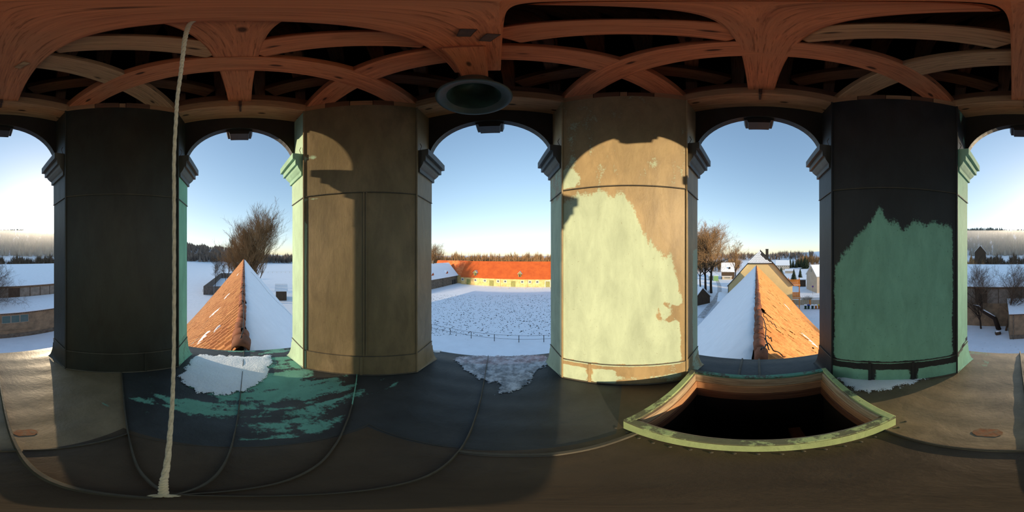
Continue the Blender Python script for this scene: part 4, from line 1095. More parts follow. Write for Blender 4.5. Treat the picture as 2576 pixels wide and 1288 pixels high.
for s_, mt in ((-1, 'snow'), (1, 'slate')):
    mb = MB(); fy.slab(mb, [(s_ * HW, -.45, zhe - .15), (s_ * HW, 24, zhe - .15), (0, 24, zap), (0, 3.2, zap), (s_ * hw * 1.02, -.45, zhip)], .16); pt(mb, 'roof_slope', M[mt], house)
    mb = MB(); mb.tube([fy.P(s_ * HW, -.5, zhe - .1), fy.P(s_ * hw, -.5, zhip + .1)], .11, 5); pt(mb, 'verge_board', M['slate'], house)
# hip of small slates in courses, snow caught on the lower courses
mb = MB(); sn = MB(); nc = 13
for j in range(nc):
    t0, t1 = j / nc, (j + 1.2) / nc; 
    for s_ in (-1, 1):
        pass
    w0, w1 = hw * 1.04 * (1 - t0), hw * 1.04 * max(0, 1 - t1); v0, v1 = -.45 + 3.65 * t0, -.45 + 3.65 * min(1, t1); z0, z1 = zhip + (zap - zhip) * t0, zhip + (zap - zhip) * min(1, t1)
    nn = max(1, int(2 * w0 / .42))
    for i in range(nn):
        a = -w0 + 2 * w0 * i / nn; b = -w0 + 2 * w0 * (i + 1) / nn - .03; sc_ = w1 / max(w0, .01)
        m2 = MB(); fy.slab(m2, [(a, v0, z0 + .05), (b, v0, z0 + .05), (b * sc_, v1, z1), (a * sc_, v1, z1)], .03)
        pt(m2, 'slate_tile', M['slate'], house)
        if a > w0 * (.75 - 1.4 * t0) + .3 * random.random() or t0 > .85: continue
        s2_ = MB(); fy.slab(s2_, [(a + .02, v0 + .03, z0 + .10), (b - .02, v0 + .03, z0 + .10), ((b * .7 + b * sc_ * .3) - .02, v0 + .22, z0 + .10 + (z1 - z0) * .7), ((a * .7 + a * sc_ * .3) + .02, v0 + .22, z0 + .10 + (z1 - z0) * .7)], .05)
        sn.v_off = 0
        b0 = len(sn.v); sn.v += s2_.v; sn.f += [[i_ + b0 for i_ in f_] for f_ in s2_.f]; sn.r += s2_.r; sn.m += s2_.m
o = pt(sn, 'snow_on_slates', M['snow'], house); o['kind'] = 'stuff'
mb = MB(); fy.box(mb, -hw * 1.05, hw * 1.05, -.5, -.38, zhip - .12, zhip + .02); pt(mb, 'hip_gutter', M['slate'], house)
c_ = at_r(1929.5, 52); pt(MB().box((c_.x, c_.y, CZ + .5), (.85, .85, 3.2)).box((c_.x, c_.y, CZ + 2.15), (.95, .95, .15)), 'chimney', M['slate'], house)
c_ = fy.P(0, 3.2, zap); pt(MB().lathe([(.12, -.1), (.1, .2), (.0, .35)], c_, 6), 'ridge_finial', M['slate'], house)
pt(MB().tube([fy.P(-HW + .2, -.15, zhe), fy.P(-HW + .2, -.15, G)], .08, 6), 'downpipe', M['slate'], house)
# ---- orange timber balcony tower beside it
D = 47; a = at_r(1982, D); b = at_r(2012, D); ft = Frame((a.x, a.y), (b.x - a.x, b.y - a.y)); LB = (b - a).length
balc = empty('timber_balcony', ((a.x + b.x) / 2, (a.y + b.y) / 2, G), 'two-storey varnished orange timber balcony beside the cream house', 'balcony')
for u in (0, LB - .2):
    for v in (0, 2.6): mb = MB(); ft.box(mb, u, u + .2, v, v + .2, G, zr(702, D)); pt(mb, 'post', M['orangewood'], balc)
for (ya, yb) in ((704, 716), (736, 748)):
    zt_, zb_ = zr(ya, D), zr(yb, D)
    nb_ = 16
    for i in range(nb_):
        mb = MB(); ft.box(mb, LB * i / nb_, LB * (i + .92) / nb_, -.06, -.02, zb_, zt_); pt(mb, 'baluster_board', M['orangewood'], balc)
    mb = MB(); ft.box(mb, -.1, LB + .1, -.1, .06, zt_, zt_ + .12); pt(mb, 'handrail', M['orangewood'], balc)
    mb = MB(); ft.box(mb, -.05, .0, 0, 2.7, zb_, zt_); pt(mb, 'side_panel', M['orangewood'], balc)
    mb = MB(); ft.box(mb, LB, LB + .05, 0, 2.7, zb_, zt_); pt(mb, 'side_panel', M['orangewood'], balc)
    mb = MB(); ft.box(mb, -.1, LB + .15, -.15, 2.8, zb_ - .4, zb_ - .1); pt(mb, 'deck', M['orangewood'], balc)
    mb = MB(); ft.box(mb, 0, LB, -.12, 2.7, zb_ - .1, zb_ - .02); pt(mb, 'snow_layer', M['snow'], balc)
# ---- fence, bins, bush by the forecourt
D = 52; a = at_r(1992, D); b = at_r(2075, D); fl = Frame((a.x, a.y), (b.x - a.x, b.y - a.y)); LF = (b - a).length
lf = empty('lattice_fence', ((a.x + b.x) / 2, (a.y + b.y) / 2, G), 'board fence topped with lattice behind the row of bins', 'fence')
n = int(LF / .55)
for i in range(n):
    mb = MB(); fl.box(mb, LF * i / n, LF * (i + .94) / n, 0, .05, G, G + 1.7); pt(mb, 'fence_board', M['palewood'] if i % 2 else M['orangewood'] if i % 5 == 0 else M['palewood'], lf)
mb = MB()
for i in range(int(LF / .35)):
    for s_ in (-1, 1):
        u = i * .35; p0, p1 = (fl.P(u, 0, G + 1.72), fl.P(u + .8 * s_, 0, G + 2.4)); mb.tube([p0, p1], .025, 4, False)
o = pt(mb, 'lattice', M['palewood'], lf); o['kind'] = 'stuff'
mb = MB(); fl.box(mb, 0, LF, -.03, .06, G + 2.38, G + 2.46); pt(mb, 'top_rail', M['palewood'], lf)
bins = [(2026.5, 'bingreen', 'snow', 'dark green wheelie bin with snow on its lid, beside the blue-lidded one'), (2034, 'bingreen', 'binblue', 'dark wheelie bin with a blue lid'),
        (2044, 'bingreen', 'snow', 'dark green wheelie bin with snow on its lid, beside the orange-brown one'), (2052.5, 'binorange', 'snow', 'orange-brown wheelie bin with snow on its lid'), (2060.5, 'binorange', 'binyellow', 'orange-brown wheelie bin with a yellow lid by the black pillar')]
for px, bm_, lm_, lab in bins:
    p = at_r(px, 47.5); e = empty('wheelie_bin', p, lab, 'bin', 'wheelie bins along the lattice fence')
    ang = radians(-azl(px)); R_ = Matrix.Rotation(ang, 3, 'Z')
    mb = MB(); vs_ = []
    for (s_, z_) in ((.27, .12), (.36, 1.2)):
        for (i_, j_) in ((-1, -1), (1, -1), (1, 1), (-1, 1)): vs_.append(tuple(R_ @ Vector((i_ * s_, j_ * s_, z_)))) 
    mb.add(vs_, [(3, 2, 1, 0), (4, 5, 6, 7), (0, 1, 5, 4), (1, 2, 6, 5), (2, 3, 7, 6), (3, 0, 4, 7)])
    mb.build('bin_body', M[bm_], e); MB().box((0, 0, 1.27), (.80, .84, .16), R_).build('lid', M[lm_], e)
    for s_ in (-1, 1):
        c_ = R_ @ Vector((s_ * .3, .28, .12)); d_ = R_ @ Vector((s_ * .36, .28, .12)); MB().tube([c_, d_], .12, 8).build('wheel', M['wire'], e)

def house_simple(name, label, pxA, pxB, D, ze_py, zr_py, wallm, roofm, depth=9, along='u', base=None, winds=0, cat='house', Db=None, th=.25, ov=.4):
    a = at_r(pxA, D); b = at_r(pxB, Db or D); f = Frame((a.x, a.y), (b.x - a.x, b.y - a.y)); L = (b - a).length
    z0 = min(terr(a.x, a.y), terr(b.x, b.y)) - .3; ze = zr(ze_py, D)
    m = (a + b) / 2; e = empty(name, (m.x, m.y, z0), label, cat)
    zrr = zr(zr_py, D + (depth / 2 if along == 'u' else 0)); mb = MB(); wall_gable(f, mb, 0, L, 0, depth, z0, ze, zrr, along); pt(mb, 'outer_walls', M[wallm], e)
    for s_ in (0, 1):
        mb = MB()
        if along == 'u':
            v0 = -ov if s_ == 0 else depth + ov; k_ = (zrr - ze) / (depth / 2) * ov
            f.slab(mb, [(-ov, v0, ze - k_), (L + ov, v0, ze - k_), (L + ov, depth / 2, zrr), (-ov, depth / 2, zrr)], th)
        else:
            u0 = -ov if s_ == 0 else L + ov; k_ = (zrr - ze) / (L / 2) * ov
            f.slab(mb, [(u0, -ov, ze - k_), (u0, depth + ov, ze - k_), (L / 2, depth + ov, zrr), (L / 2, -ov, zrr)], th)
        pt(mb, 'roof_slope', M[roofm], e)
    for i in range(winds):
        u = L * (i + .5) / winds; h_ = (ze - z0); window(f, e, u - .5, u + .5, z0 + h_ * .5, z0 + h_ * .5 + 1.2)
    return e, f, L, z0, ze, zrr
# village houses
e, f, L, z0, ze, zrr = house_simple('gabled_house', 'pale rendered house with snowy roof and one gable window by the black pillar', 2029, 2055, 78, 689, 666, 'beige', 'snow', 14, 'v', th=.3, Db=69)
window(f, e, L / 2 - .6, L / 2 + .5, zr(685, 74), zr(676, 74), frame=M['whitetrim'], t=.15)
e, f, L, z0, ze, zrr = house_simple('farmhouse', 'farmhouse with snowy roof and dark timber front seen at the end of the lane', 1815, 1848, 112, 683, 661, 'darkwood', 'snow', 12, 'u', winds=0)
mb = MB(); f.box(mb, .5, L - 2, -1.6, -.05, z0, z0 + 2.4); pt(mb, 'porch', M['beige'], e); mb = MB(); f.box(mb, .2, L - 1.7, -1.9, 0, z0 + 2.4, z0 + 2.6); pt(mb, 'porch_snow', M['snow'], e)
for i in range(4): u = 2 + i * (L - 5) / 4; window(f, e, u, u + 1.1, z0 + .9, z0 + 2.1, v=-1.62, t=.15)
mb = MB(); f.box(mb, L * .55, L * .55 + 1.2, 1.2, 2.0, ze + 1.6, ze + 3); pt(mb, 'roof_window', M['slate'], e)
e, f, L, z0, ze, zrr = house_simple('long_farm_building', 'long beige two-storey building with snowy roof beyond the conifers', 1952, 1986, 185, 667, 655, 'beige', 'snow', 14, 'u')
for i in range(7):
    for j in range(2): u = L * (i + .5) / 7; window(f, e, u - .5, u + .5, ze - 2.2 - 2.8 * j, ze - .9 - 2.8 * j, cross=False)
house_simple('garden_hut', 'low pale hut with snowy roof between the conifers', 1975, 1997, 150, 681, 677, 'beige', 'snow', 5, 'u')
house_simple('wooden_shed', 'dark wooden shed with snowy roof beside the lane', 1746, 1786, 50, 752, 727, 'darkwood', 'snow', 9, 'v', th=.2, Db=54)
house_simple('metal_container', 'pale green metal container at the bend of the lane', 1795, 1807, 104, 694, 693.5, 'hutgreen', 'snow', 4, 'u', ov=.1, th=.15)
house_simple('low_wooden_store', 'low timber store with snowy roof beside the green container', 1783, 1794, 108, 694, 692, 'palewood', 'snow', 4, 'u', ov=.2, th=.15)
house_simple('open_carport', 'dark open carport with snowy flat roof beside the gabled house', 2007, 2027, 84, 704, 702.5, 'darkwood', 'snow', 6, 'u', th=.3)
house_simple('field_shed', 'small shed with snowy roof and dark side below the big bare tree', 694, 721, 57, 731, 715, 'darkwood', 'snow', 6, 'u', th=.2)
# snow-roofed lean-to at the foot of the cream house
a = at_r(1804, 41); b = at_r(1852, 41)
house_simple('lean_to', 'dark lean-to with flat snowy roof against the cream house', 1808, 1860, 40, 759, 739, 'darkwood', 'snow', 10, 'u', th=.3)
# ---- open board-walled silo pit in the west field
silo = empty('silo_pit', at_r(548, 85), 'open-topped grey board-walled enclosure in the snowy field', 'enclosure')
c4 = [at_r(513, 66), at_r(556, 117), at_r(625, 117), at_r(590, 66)]
for i in range(3):
    a, b = (c4[0], c4[1]) if i == 0 else ((c4[1], c4[2]) if i == 1 else (c4[0], c4[3]))
    n = max(4, int((b - a).length / 1.9)); fr = Frame((a.x, a.y), (b.x - a.x, b.y - a.y)); L = (b - a).length
    for j in range(n):
        z_ = terr(a.x, a.y); mb = MB(); fr.box(mb, L * j / n + .02, L * (j + 1) / n - .04, 0, .22, z_ - .3, z_ + 3.6); pt(mb, 'wall_board', M['darkgrey'] if 'darkgrey' in M else M.setdefault('darkgrey', m_plain('grey_weathered_boards', (.17, .14, .12), (.11, .09, .08), 1.5)), silo)
# ---- two-level shed on the sunny side
n_ = radians(171 + YAW); D = 28.5; o0 = Vector((CX + D * sin(n_), CY + D * cos(n_))); fs_ = Frame(o0, (cos(n_), -sin(n_)))
fs_.v = Vector((sin(n_), cos(n_)))
ann = empty('low_shed', (o0.x, o0.y, G), 'low plastered shed with snowy corrugated roof and three-pane window band', 'shed')
uA = fs_.upx(2540); uB = fs_.upx(0) ; uE = 30 if uB > uA else -30
u0, u1 = min(uA, uE), max(uA, uE); sg = 1 if uE > uA else -1
ze1 = CZ - 10.7; zt1 = CZ - 9.4
mb = MB(); fs_.box(mb, u0, u1, 0, 6.1, G - .2, ze1); pt(mb, 'plaster_walls', M['dirtywall'], ann)
def corr(fr, u0, u1, v0, v1, z0, z1, par, label):
    n = int((u1 - u0) / .11); mb = MB(); th = .0
    mb.grid(lambda u, v: fr.P(u0 + (u1 - u0) * u, v0 + (v1 - v0) * v, z0 + (z1 - z0) * v + .05 * sin(u * n * pi / 2 * 1.0)), n, 1)
    pt(mb, 'corrugated_sheet', M['slate'], par, solid=.02)
    mb = MB(); fr.slab(mb, [(u0, v0 + .12, z0 + .05), (u1, v0 + .12, z0 + .05), (u1, v1, z1 + .05), (u0, v1, z1 + .05)], .12); o = pt(mb, 'snow_layer', M['snow'], par); 
corr(fs_, u0 - .15, u1, -.35, 6.1, ze1, zt1, ann, '')
def sband(px0, px1, par, z0, z1, v, n, fm, gm):
    a, b = fs_.upx(px0), fs_.upx(px1)
    k = (D + v) / D
    a *= k; b *= k
    a, b = min(a, b), max(a, b)
    for i in range(n):
        q0, q1 = a + (b - a) * i / n, a + (b - a) * (i + 1) / n
        window(fs_, par, q0 + .02, q1 - .02, z0, z1, v=v, frame=fm, glass=gm, t=.09, cross=False)
M['trimgrey'] = m_flat('grey_painted_frame', (.36, .33, .27)); M['frostglass'] = m_plain('dull_green_glass', (.06, .13, .12), (.10, .15, .14), 1, .25, .5)
sband(4, 72, ann, CZ - 29.5 * tan(radians(23.4)), CZ - 29.5 * tan(radians(20.7)), 0, 3, M['trimgrey'], M['frostglass'])
a = 0
mb = MB(); fs_.box(mb, min(fs_.upx(0), fs_.upx(78)), max(fs_.upx(0), fs_.upx(78)), -.12, 0, G + 1.6, G + 1.72); pt(mb, 'window_ledge', M['dirtywall'], ann)
mb = MB(); fs_.box(mb, u0, u1, -.06, 0, G, G + .9); pt(mb, 'plinth', M['stone'], ann)
u = fs_.upx(2549); pt(MB().tube([fs_.P(u, -.12, ze1), fs_.P(u, -.12, G)], .07, 6), 'downpipe', M['stone'], ann)
hall = empty('big_shed', fs_.P(0, 12, G), 'big grey-panelled shed with wide snowy roof behind the bare yard trees', 'shed')
DV = 6.3
uW0, uW1 = -42, 42
mb = MB(); fs_.box(mb, uW0, uW1, DV, DV + 15, G - .2, CZ - 6.7); pt(mb, 'plaster_walls', M['dirtywall'], hall)
npn = 34
for i in range(npn):
    q0 = uW0 + (uW1 - uW0) * i / npn; q1 = uW0 + (uW1 - uW0) * (i + 1) / npn
    mb = MB(); fs_.box(mb, q0 + .07, q1 - .07, DV - .06, DV, CZ - 10.4, CZ - 7.15); pt(mb, 'wall_panel', M['greywall'] if (i * 7) % 5 else M['darkwood'], hall)
    mb = MB(); fs_.box(mb, q0 - .06, q0 + .06, DV - .1, DV, CZ - 10.4, CZ - 7.1); pt(mb, 'panel_post', M['darkwood'], hall)
corr(fs_, uW0, uW1, DV - .5, DV + 15.5, CZ - 6.75, CZ - 2.75, hall, '')
# ------------------------------------------------------------------ bare trees
def tree(name, label, p, h, r0, crown_r, mat_t, mat_w, seed=1, up=.5, fork=.3, levels=4, nb=(8, 6, 5, 4), lean=(0, 0), rmin=.012, group=None, first=.25, cat='tree', dens=1.0):
    rnd = random.Random(seed); root = empty(name, p, label, cat, group)
    tr, tw = MB(), MB(); 
    def grow(p0, d, L, r, lev):
        n = 5 if lev < 2 else (4 if lev == 2 else 2); pts_ = [p0]; rs = [r]; dd = d.copy(); q = p0.copy()
        for i in range(n):
            dd = (dd + Vector((rnd.uniform(-1, 1), rnd.uniform(-1, 1), rnd.uniform(-.5, 1) * up)) * (.10 if lev == 0 else .2)).normalized()
            q = q + dd * L / n; pts_.append(q.copy()); rs.append(max(rmin * .6, r * (1 - .8 * (i + 1) / n)))
        (tr if lev <= 1 else tw).tube(pts_, rs, 6 if lev == 0 else (5 if lev == 1 else 3), False)
        if lev >= levels: return
        cnt = int(nb[min(lev, len(nb) - 1)] * dens)
        for k in range(cnt):
            t_ = (first if lev == 0 else .15) + (1 - (first if lev == 0 else .15)) * (k + rnd.random()) / cnt
            i = min(n - 1, int(t_ * n)); base = pts_[i].lerp(pts_[i + 1], t_ * n - i); rr = rs[i] + (rs[i + 1] - rs[i]) * (t_ * n - i)
            az_ = rnd.uniform(0, 2 * pi); ax = dd.orthogonal().normalized(); ax.rotate(Matrix.Rotation(az_, 3, dd))
            nd = (dd * up * 1.3 + ax * (1.0 if lev == 0 else .8) + Vector((0, 0, up * .4))).normalized()
            if lev == 0: LL = crown_r * (1.15 - .55 * abs(t_ - .45)) * rnd.uniform(.75, 1.1) * (1 - .45 * max(0, t_ - .6))
            else: LL = L * rnd.uniform(.38, .62)
            grow(base, nd, LL, max(rmin, min(rr * .6, LL * .03)), lev + 1)
    grow(Vector((0, 0, -.3)), Vector((lean[0], lean[1], 1)).normalized(), h, r0, 0)
    tr.build('trunk', mat_t, root, smooth=True)
    o = tw.build('twigs', mat_w, root); o['kind'] = 'stuff'; return root
tree('bare_tree', 'dense bushy tan bare tree just beside the tallest one behind the far roof end', at_r(611, 60), 20.5, .35, 9.0, M['bark'], M['twig'], 33, up=.9, levels=4, nb=(40, 11, 6, 4), rmin=.024, first=.15)
tree('bare_tree', 'tallest bare tree with open tan twigs standing behind the far roof end', at_r(639, 56), 25, .42, 10.5, M['bark'], M['twig'], 3, up=.95, levels=4, nb=(50, 12, 6, 4), rmin=.022, first=.18)
tree('bare_tree', 'slender bare tree half hidden beside the tallest one', at_r(574, 95), 24, .3, 4.5, M['bark'], M['twigg'], 5, up=1.1, levels=3, nb=(30, 9, 6), rmin=.04)
tree('bare_tree', 'second slender bare tree close to the tallest one', at_r(590, 98), 25, .3, 5, M['bark'], M['twigg'], 6, up=1.1, levels=3, nb=(30, 9, 6), rmin=.04)
tree('bare_tree', 'small round bare tree behind the board-walled enclosure', at_r(541, 84), 13.5, .2, 5.0, M['bark'], M['twigg'], 8, up=.6, levels=3, nb=(22, 9, 6), rmin=.028)
tree('bare_tree', 'smaller bare tree beside the round one in the field', at_r(568, 92), 12, .15, 3.0, M['bark'], M['twigg'], 9, up=.8, levels=3, nb=(16, 8, 5), rmin=.03)
tree('bare_tree', 'big dark-limbed bare tree beside the lane, nearer the green jamb', at_r(1775, 66), 20, .55, 11, M['barkd'], M['twig'], 11, up=.55, levels=4, nb=(20, 10, 7, 4), rmin=.03, first=.38)
tree('bare_tree', 'tallest dark bare tree beside the lane, with high crooked limbs', at_r(1789, 69), 23, .60, 11, M['barkd'], M['twig'], 12, up=.6, levels=4, nb=(20, 9, 7, 4), rmin=.03, first=.36)
tree('bare_tree', 'tan bushy bare tree at the edge of the jamb behind the lane trees', at_r(1762, 80), 22, .4, 10, M['bark'], M['twig'], 13, up=.6, levels=3, nb=(26, 11, 8), rmin=.03)
tree('bare_tree', 'bare tree with dark forked trunk in front of the farmhouse', at_r(1851, 98), 19.5, .45, 7, M['barkd'], M['twig'], 14, up=.75, levels=4, nb=(12, 7, 6, 4), rmin=.035, first=.3)
tree('bare_tree', 'bushy tan tree behind the stone wing beside the dark pillar', at_r(1090, 118), 19, .5, 8.5, M['bark'], M['twig'], 15, up=.55, levels=3, nb=(26, 11, 8), rmin=.05)
tree('bare_tree', 'upright bare yard tree with a straight brown trunk in front of the big shed', at_r(2530, 32.5), 11.5, .24, 5.0, M['bark'], M['twigg'], 21, up=.7, levels=4, nb=(15, 8, 6, 3), rmin=.014, first=.28, lean=(-.12, .02))
tree('bare_tree', 'old bare yard tree with a dense thicket of branches beside the log', at_r(2468, 33.5), 10.5, .22, 5.5, M['barkd'], M['twigg'], 22, up=.7, levels=4, nb=(17, 9, 7, 3), rmin=.014, first=.15)
tree('bare_tree', 'bare yard tree whose branches spread in front of the low shed roof', at_r(-6, 33.8), 10.0, .16, 5.6, M['bark'], M['twigg'], 23, up=.35, levels=4, nb=(12, 8, 6, 3), rmin=.013, first=.35)
# leaning trunk and log with snow
lt = empty('leaning_trunk', at_r(2510, 33), 'thick leaning dark trunk with snow lying along it in the yard', 'tree trunk')
P = [at_r(2513, 33.2), at_r(2503, 33, py=801), at_r(2488, 33, py=792), at_r(2470, 33, py=781), at_r(2462, 33, py=772), at_r(2448, 33, py=768)]
P[0].z = G - .2
pt(MB().tube(P, [.55, .48, .42, .34, .28, .14], 8), 'trunk', M['barkd'], lt, smooth=True)
pt(MB().tube([P[3], at_r(2468, 33.2, py=758), at_r(2465, 33.4, py=735)], [.3, .24, .12], 7), 'limb', M['barkd'], lt, smooth=True)
pt(MB().tube([p + Vector((0, 0, r_)) for p, r_ in zip(P[1:], (.42, .36, .29, .24, .12))], [.16, .22, .2, .14, .06], 6), 'snow_on_trunk', M['snow'], lt, smooth=True)
lg = empty('log', at_r(2511, 30.5), 'short thick sawn log lying in the snow below the yard trees', 'log')
a = at_r(2505, 30.4); b = at_r(2516, 30.8); a.z = b.z = G + .35
pt(MB().tube([a, b], .42, 10), 'trunk', M['bark'], lg, smooth=True); pt(MB().tube([a + Vector((0, 0, .3)), b + Vector((0, 0, .3))], [.2, .25], 8), 'snow_on_log', M['snow'], lg, smooth=True)
# ------------------------------------------------------------------ conifers, shrubs
def conifer(label, p, h, r, seed, group=None):
    rnd = random.Random(seed); e = empty('conifer', p, label, 'tree', group); fo = MB(); n = 11
    for i in range(n):
        t_ = i / n; z = h * (.06 + .88 * t_); rr = r * (1 - t_) ** .85 + .05; m = 12; vs_ = [(0, 0, z + h * .13)]
        for k in range(m * 2):
            a = pi * k / m + i; q = rr * (1.0 if k % 2 == 0 else .62) * rnd.uniform(.85, 1.15); vs_.append((q * cos(a), q * sin(a), z - (.05 if k % 2 == 0 else .0) * h))
        fo.add(vs_, [(0, 1 + k, 1 + (k + 1) % (2 * m)) for k in range(2 * m)])
    fo.build('foliage', M['conifer'], e); MB().tube([(0, 0, -.3), (0, 0, h * .8)], [r * .1, .02], 6).build('trunk', M['bark'], e)
conifer('dark conifer beside the long farm building', at_r(1965, 140), 7, 3.0, 1); conifer('cone-shaped conifer behind the orange balcony', at_r(1997, 102), 8.3, 2.9, 2)
conifer('second cone-shaped conifer, between the balcony and gabled house', at_r(2013, 104), 8.6, 2.4, 3)
for i, (px, D, h, r) in enumerate(((1988, 215, 14, 4), (1995, 220, 12, 4), (2003, 215, 10, 4), (2008, 225, 13, 5), (2016, 220, 14, 5), (2025, 200, 17, 6.5), (2031, 205, 13, 5), (1981, 210, 12, 4))):
    conifer('dark spruce in the group behind the village garden', at_r(px, D), h, r, 30 + i, 'dark spruces behind the village garden')
def shrub(name, label, p, h, r, mat, seed, n=90, cat='shrub', group=None):
    rnd = random.Random(seed); mb = MB()
    for i in range(n):
        a = rnd.uniform(0, 2 * pi); q = r * sqrt(rnd.random()); b = Vector((cos(a) * q * .3, sin(a) * q * .3, -.1)); t_ = Vector((cos(a) * q, sin(a) * q, h * rnd.uniform(.6, 1)))
        mid = b.lerp(t_, .5) + Vector((rnd.uniform(-.1, .1), rnd.uniform(-.1, .1), .1)) * h * .3; mb.tube([b, mid, t_], [.03, .02, .01], 3, False)
        for k in range(3):
            e = mid.lerp(t_, rnd.random()); mb.tube([e, e + Vector((rnd.uniform(-1, 1), rnd.uniform(-1, 1), rnd.uniform(.2, 1))) * h * .2], [.015, .006], 3, False)
    o = mb.build(name, mat); o.location = p; return tag(o, label, cat, group)
shrub('evergreen_shrub', 'dark low shrub in the snow in front of the lattice fence', at_r(2030, 55), 2.0, 2.4, M['conifer'], 4, 160)
shrub('bare_shrub', 'low dark brush at the foot of the lane trees', at_r(1768, 62), 3.2, 3.5, M['twigg'], 5, 140)
# sign post in the street
sp = empty('street_sign', at_r(2044.5, 66), 'round pinkish-red traffic sign on a post in the street', 'sign')
p = sp.location
MB().tube([(0, 0, 0), (0, 0, 3.6)], .05, 6).build('post', M['greywall'], sp)
d = (Vector((CX, CY, 0)) - Vector((p.x, p.y, 0))).normalized(); mb = MB().tube([Vector((0, 0, 3.5)), Vector((0, 0, 3.5)) + d * .06], .42, 16); mb.build('sign_plate', M['signred'], sp)
mb = MB().tube([Vector((0, 0, 3.5)) + d * .065, Vector((0, 0, 3.5)) + d * .07], .30, 16); mb.build('sign_face', M['bluepaint'], sp)
# ------------------------------------------------------------------ far woods (uncountable)
def woods(name, label, az0, az1, r0, r1, n, h0, h1, mat, seed, conif=.0, dens=1, wid=.33):
    rnd = random.Random(seed); mb = MB()
    for i in range(n):
        a = radians(rnd.uniform(az0, az1)); r = r0 + (r1 - r0) * rnd.random(); x, y = r * sin(a), r * cos(a); z = terr(x, y) - .5; h = rnd.uniform(h0, h1) * (.75 + .5 * (noise.noise(Vector((degrees(a) * .35, r * .004, seed))) + .5))
        sx = Vector((cos(a), -sin(a), 0)); 
        if rnd.random() < conif:
            vs_ = [Vector((x, y, z + h))]; 
            for k in range(6): vs_.append(Vector((x + h * .2 * cos(k * pi / 3), y + h * .2 * sin(k * pi / 3), z + h * .08)))
            mb.add(vs_, [(0, 1 + k, 1 + (k + 1) % 6) for k in range(6)])
        else:                               # bare crown: trunk and a fan of fine limbs
            nb_ = int(13 * dens)
            for k in range(nb_):
                t_ = (k + .5) / nb_ * 2 - 1; u_ = rnd.uniform(.5, 1); q = Vector((x, y, z + h * rnd.uniform(.12, .4)))
                az_ = rnd.uniform(0, 2 * pi); dr = Vector((cos(az_) * abs(t_) * wid * h, sin(az_) * abs(t_) * wid * h, 0))
                e = Vector((x, y, z + h * (1 - .45 * t_ * t_) * u_)) + dr; pr = Vector((-sin(az_ + 1), cos(az_ + 1), 0)) * h * .016
                mid = q.lerp(e, .55) + dr * .25
                mb.add([q - pr, q + pr, mid + pr, mid - pr, e], [(0, 1, 2, 3), (3, 2, 4)])
                e2 = mid + Vector((rnd.uniform(-1, 1), rnd.uniform(-1, 1), 1)) * h * .18
                mb.add([mid - pr * .8, mid + pr * .8, e2], [(0, 1, 2)])
            mb.tube([Vector((x, y, z)), Vector((x, y, z + h * .6))], [h * .018, h * .01], 3, False)
    return tag(mb.build(name, mat), label, 'woods', None, 'stuff')
woods('treeline', 'line of bare reddish-brown trees on the horizon behind the orange barn', -40, 26, 210, 330, 620, 17, 25, M['twig'], 1, 0, 1)
woods('treeline', 'belt of dark bare woodland at the far edge of the snowy field', -112, -72, 330, 430, 1100, 12, 22, M['wood_far'], 2, .12)
woods('treeline', 'thin line of bare trees on the rise beyond the village', 70, 110, 420, 620, 420, 14, 26, M['wood_far'], 3, .05)
woods('treeline', 'bare scrub trees behind the lane and farmhouse', 66, 84, 160, 260, 240, 9, 16, M['twig'], 4, 0)
woods('treeline', 'brown tree clump on the hill beyond the gabled house', 104, 112, 230, 300, 90, 14, 20, M['twig'], 5, 0)
woods('forest', 'hazy forest covering the hill under the sun', 146, 208, 330, 1000, 5200, 15, 26, M['wood_haze'], 6, .45, .5)
woods('forest', 'dark forested hill beyond the snowy field past the rope', -114, -94, 460, 950, 1200, 14, 24, M['wood_far'], 7, .3, .5)
woods('hedgerow', 'sparse row of bare saplings behind the big shed roof', 166, 206, 120, 165, 420, 10, 14, M['twigg'], 8, 0, .8, wid=.2)
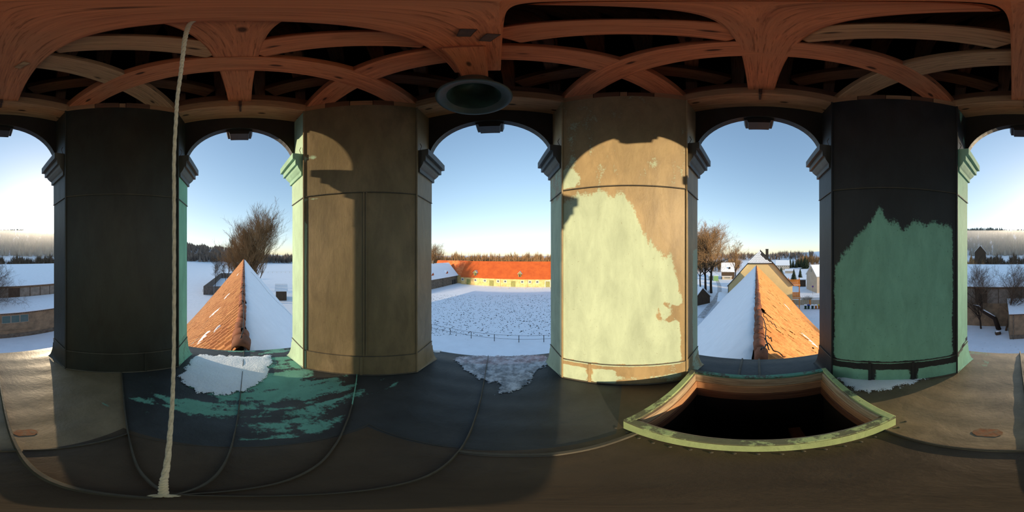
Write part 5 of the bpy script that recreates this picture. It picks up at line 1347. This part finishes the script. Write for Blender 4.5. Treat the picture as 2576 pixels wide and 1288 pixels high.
woods('hedgerow', 'brown scrub trees around the far roof beyond the yard trees', 150, 171, 75, 130, 150, 8, 15, M['twig'], 9, .15, 1)
house_simple('snowy_gable_house', 'distant house with bright snow-edged gable above the yard trees', 2452, 2480, 150, 634, 618, 'darkwood', 'snow', 12, 'v')
# dark litter on the yard snow
mb = MB(); rnd = random.Random(5)
for i in range(2800):
    a = radians(rnd.uniform(-28, 22)); r = rnd.uniform(30, 66); x, y = r * sin(a), r * cos(a); s_ = rnd.uniform(.05, .18); z = terr(x, y)
    vs_ = [(x + s_ * cos(k * 1.26) * rnd.uniform(.5, 1.8), y + s_ * sin(k * 1.26) * rnd.uniform(.5, 1.3), z - .01) for k in range(5)] + [(x, y, z + s_ * .5)]
    mb.add(vs_, [(k, (k + 1) % 5, 5) for k in range(5)])
tag(mb.build('clods_and_grass_tufts', M['barkd']), 'dark clods and grass tufts poking through the courtyard snow', 'grass tufts', None, 'stuff')

# winter haze lying over the sunward hills
hz = MB(); 
aa = list(range(128, 237, 4)); na = len(aa)
hv = [(r_ * sin(radians(a_)), r_ * cos(radians(a_)), z_) for (r_, z_) in ((150, -60), (1400, -60), (1400, 1400 * tan(radians(9.2))), (150, 150 * tan(radians(9.2)))) for a_ in aa]
hz.add(hv, [(k * na + i, ((k + 1) % 4) * na + i, ((k + 1) % 4) * na + i + 1, k * na + i + 1) for k in range(4) for i in range(na - 1)] + [(0, 3 * na, 2 * na, na), (na - 1, 2 * na - 1, 3 * na - 1, 4 * na - 1)])
mh = bpy.data.materials.new('winter_haze'); mh.use_nodes = True; t_ = mh.node_tree; t_.nodes.remove(t_.nodes['Principled BSDF'])
vsn = t_.nodes.new('ShaderNodeVolumeScatter'); vsn.inputs['Density'].default_value = .0014; vsn.inputs['Anisotropy'].default_value = .55; vsn.inputs['Color'].default_value = (.96, .97, 1, 1)
t_.links.new(vsn.outputs[0], t_.nodes['Material Output'].inputs['Volume'])
tag(hz.build('haze', mh), 'thin bright winter haze in front of the forested hill under the sun', 'haze', None, 'stuff')
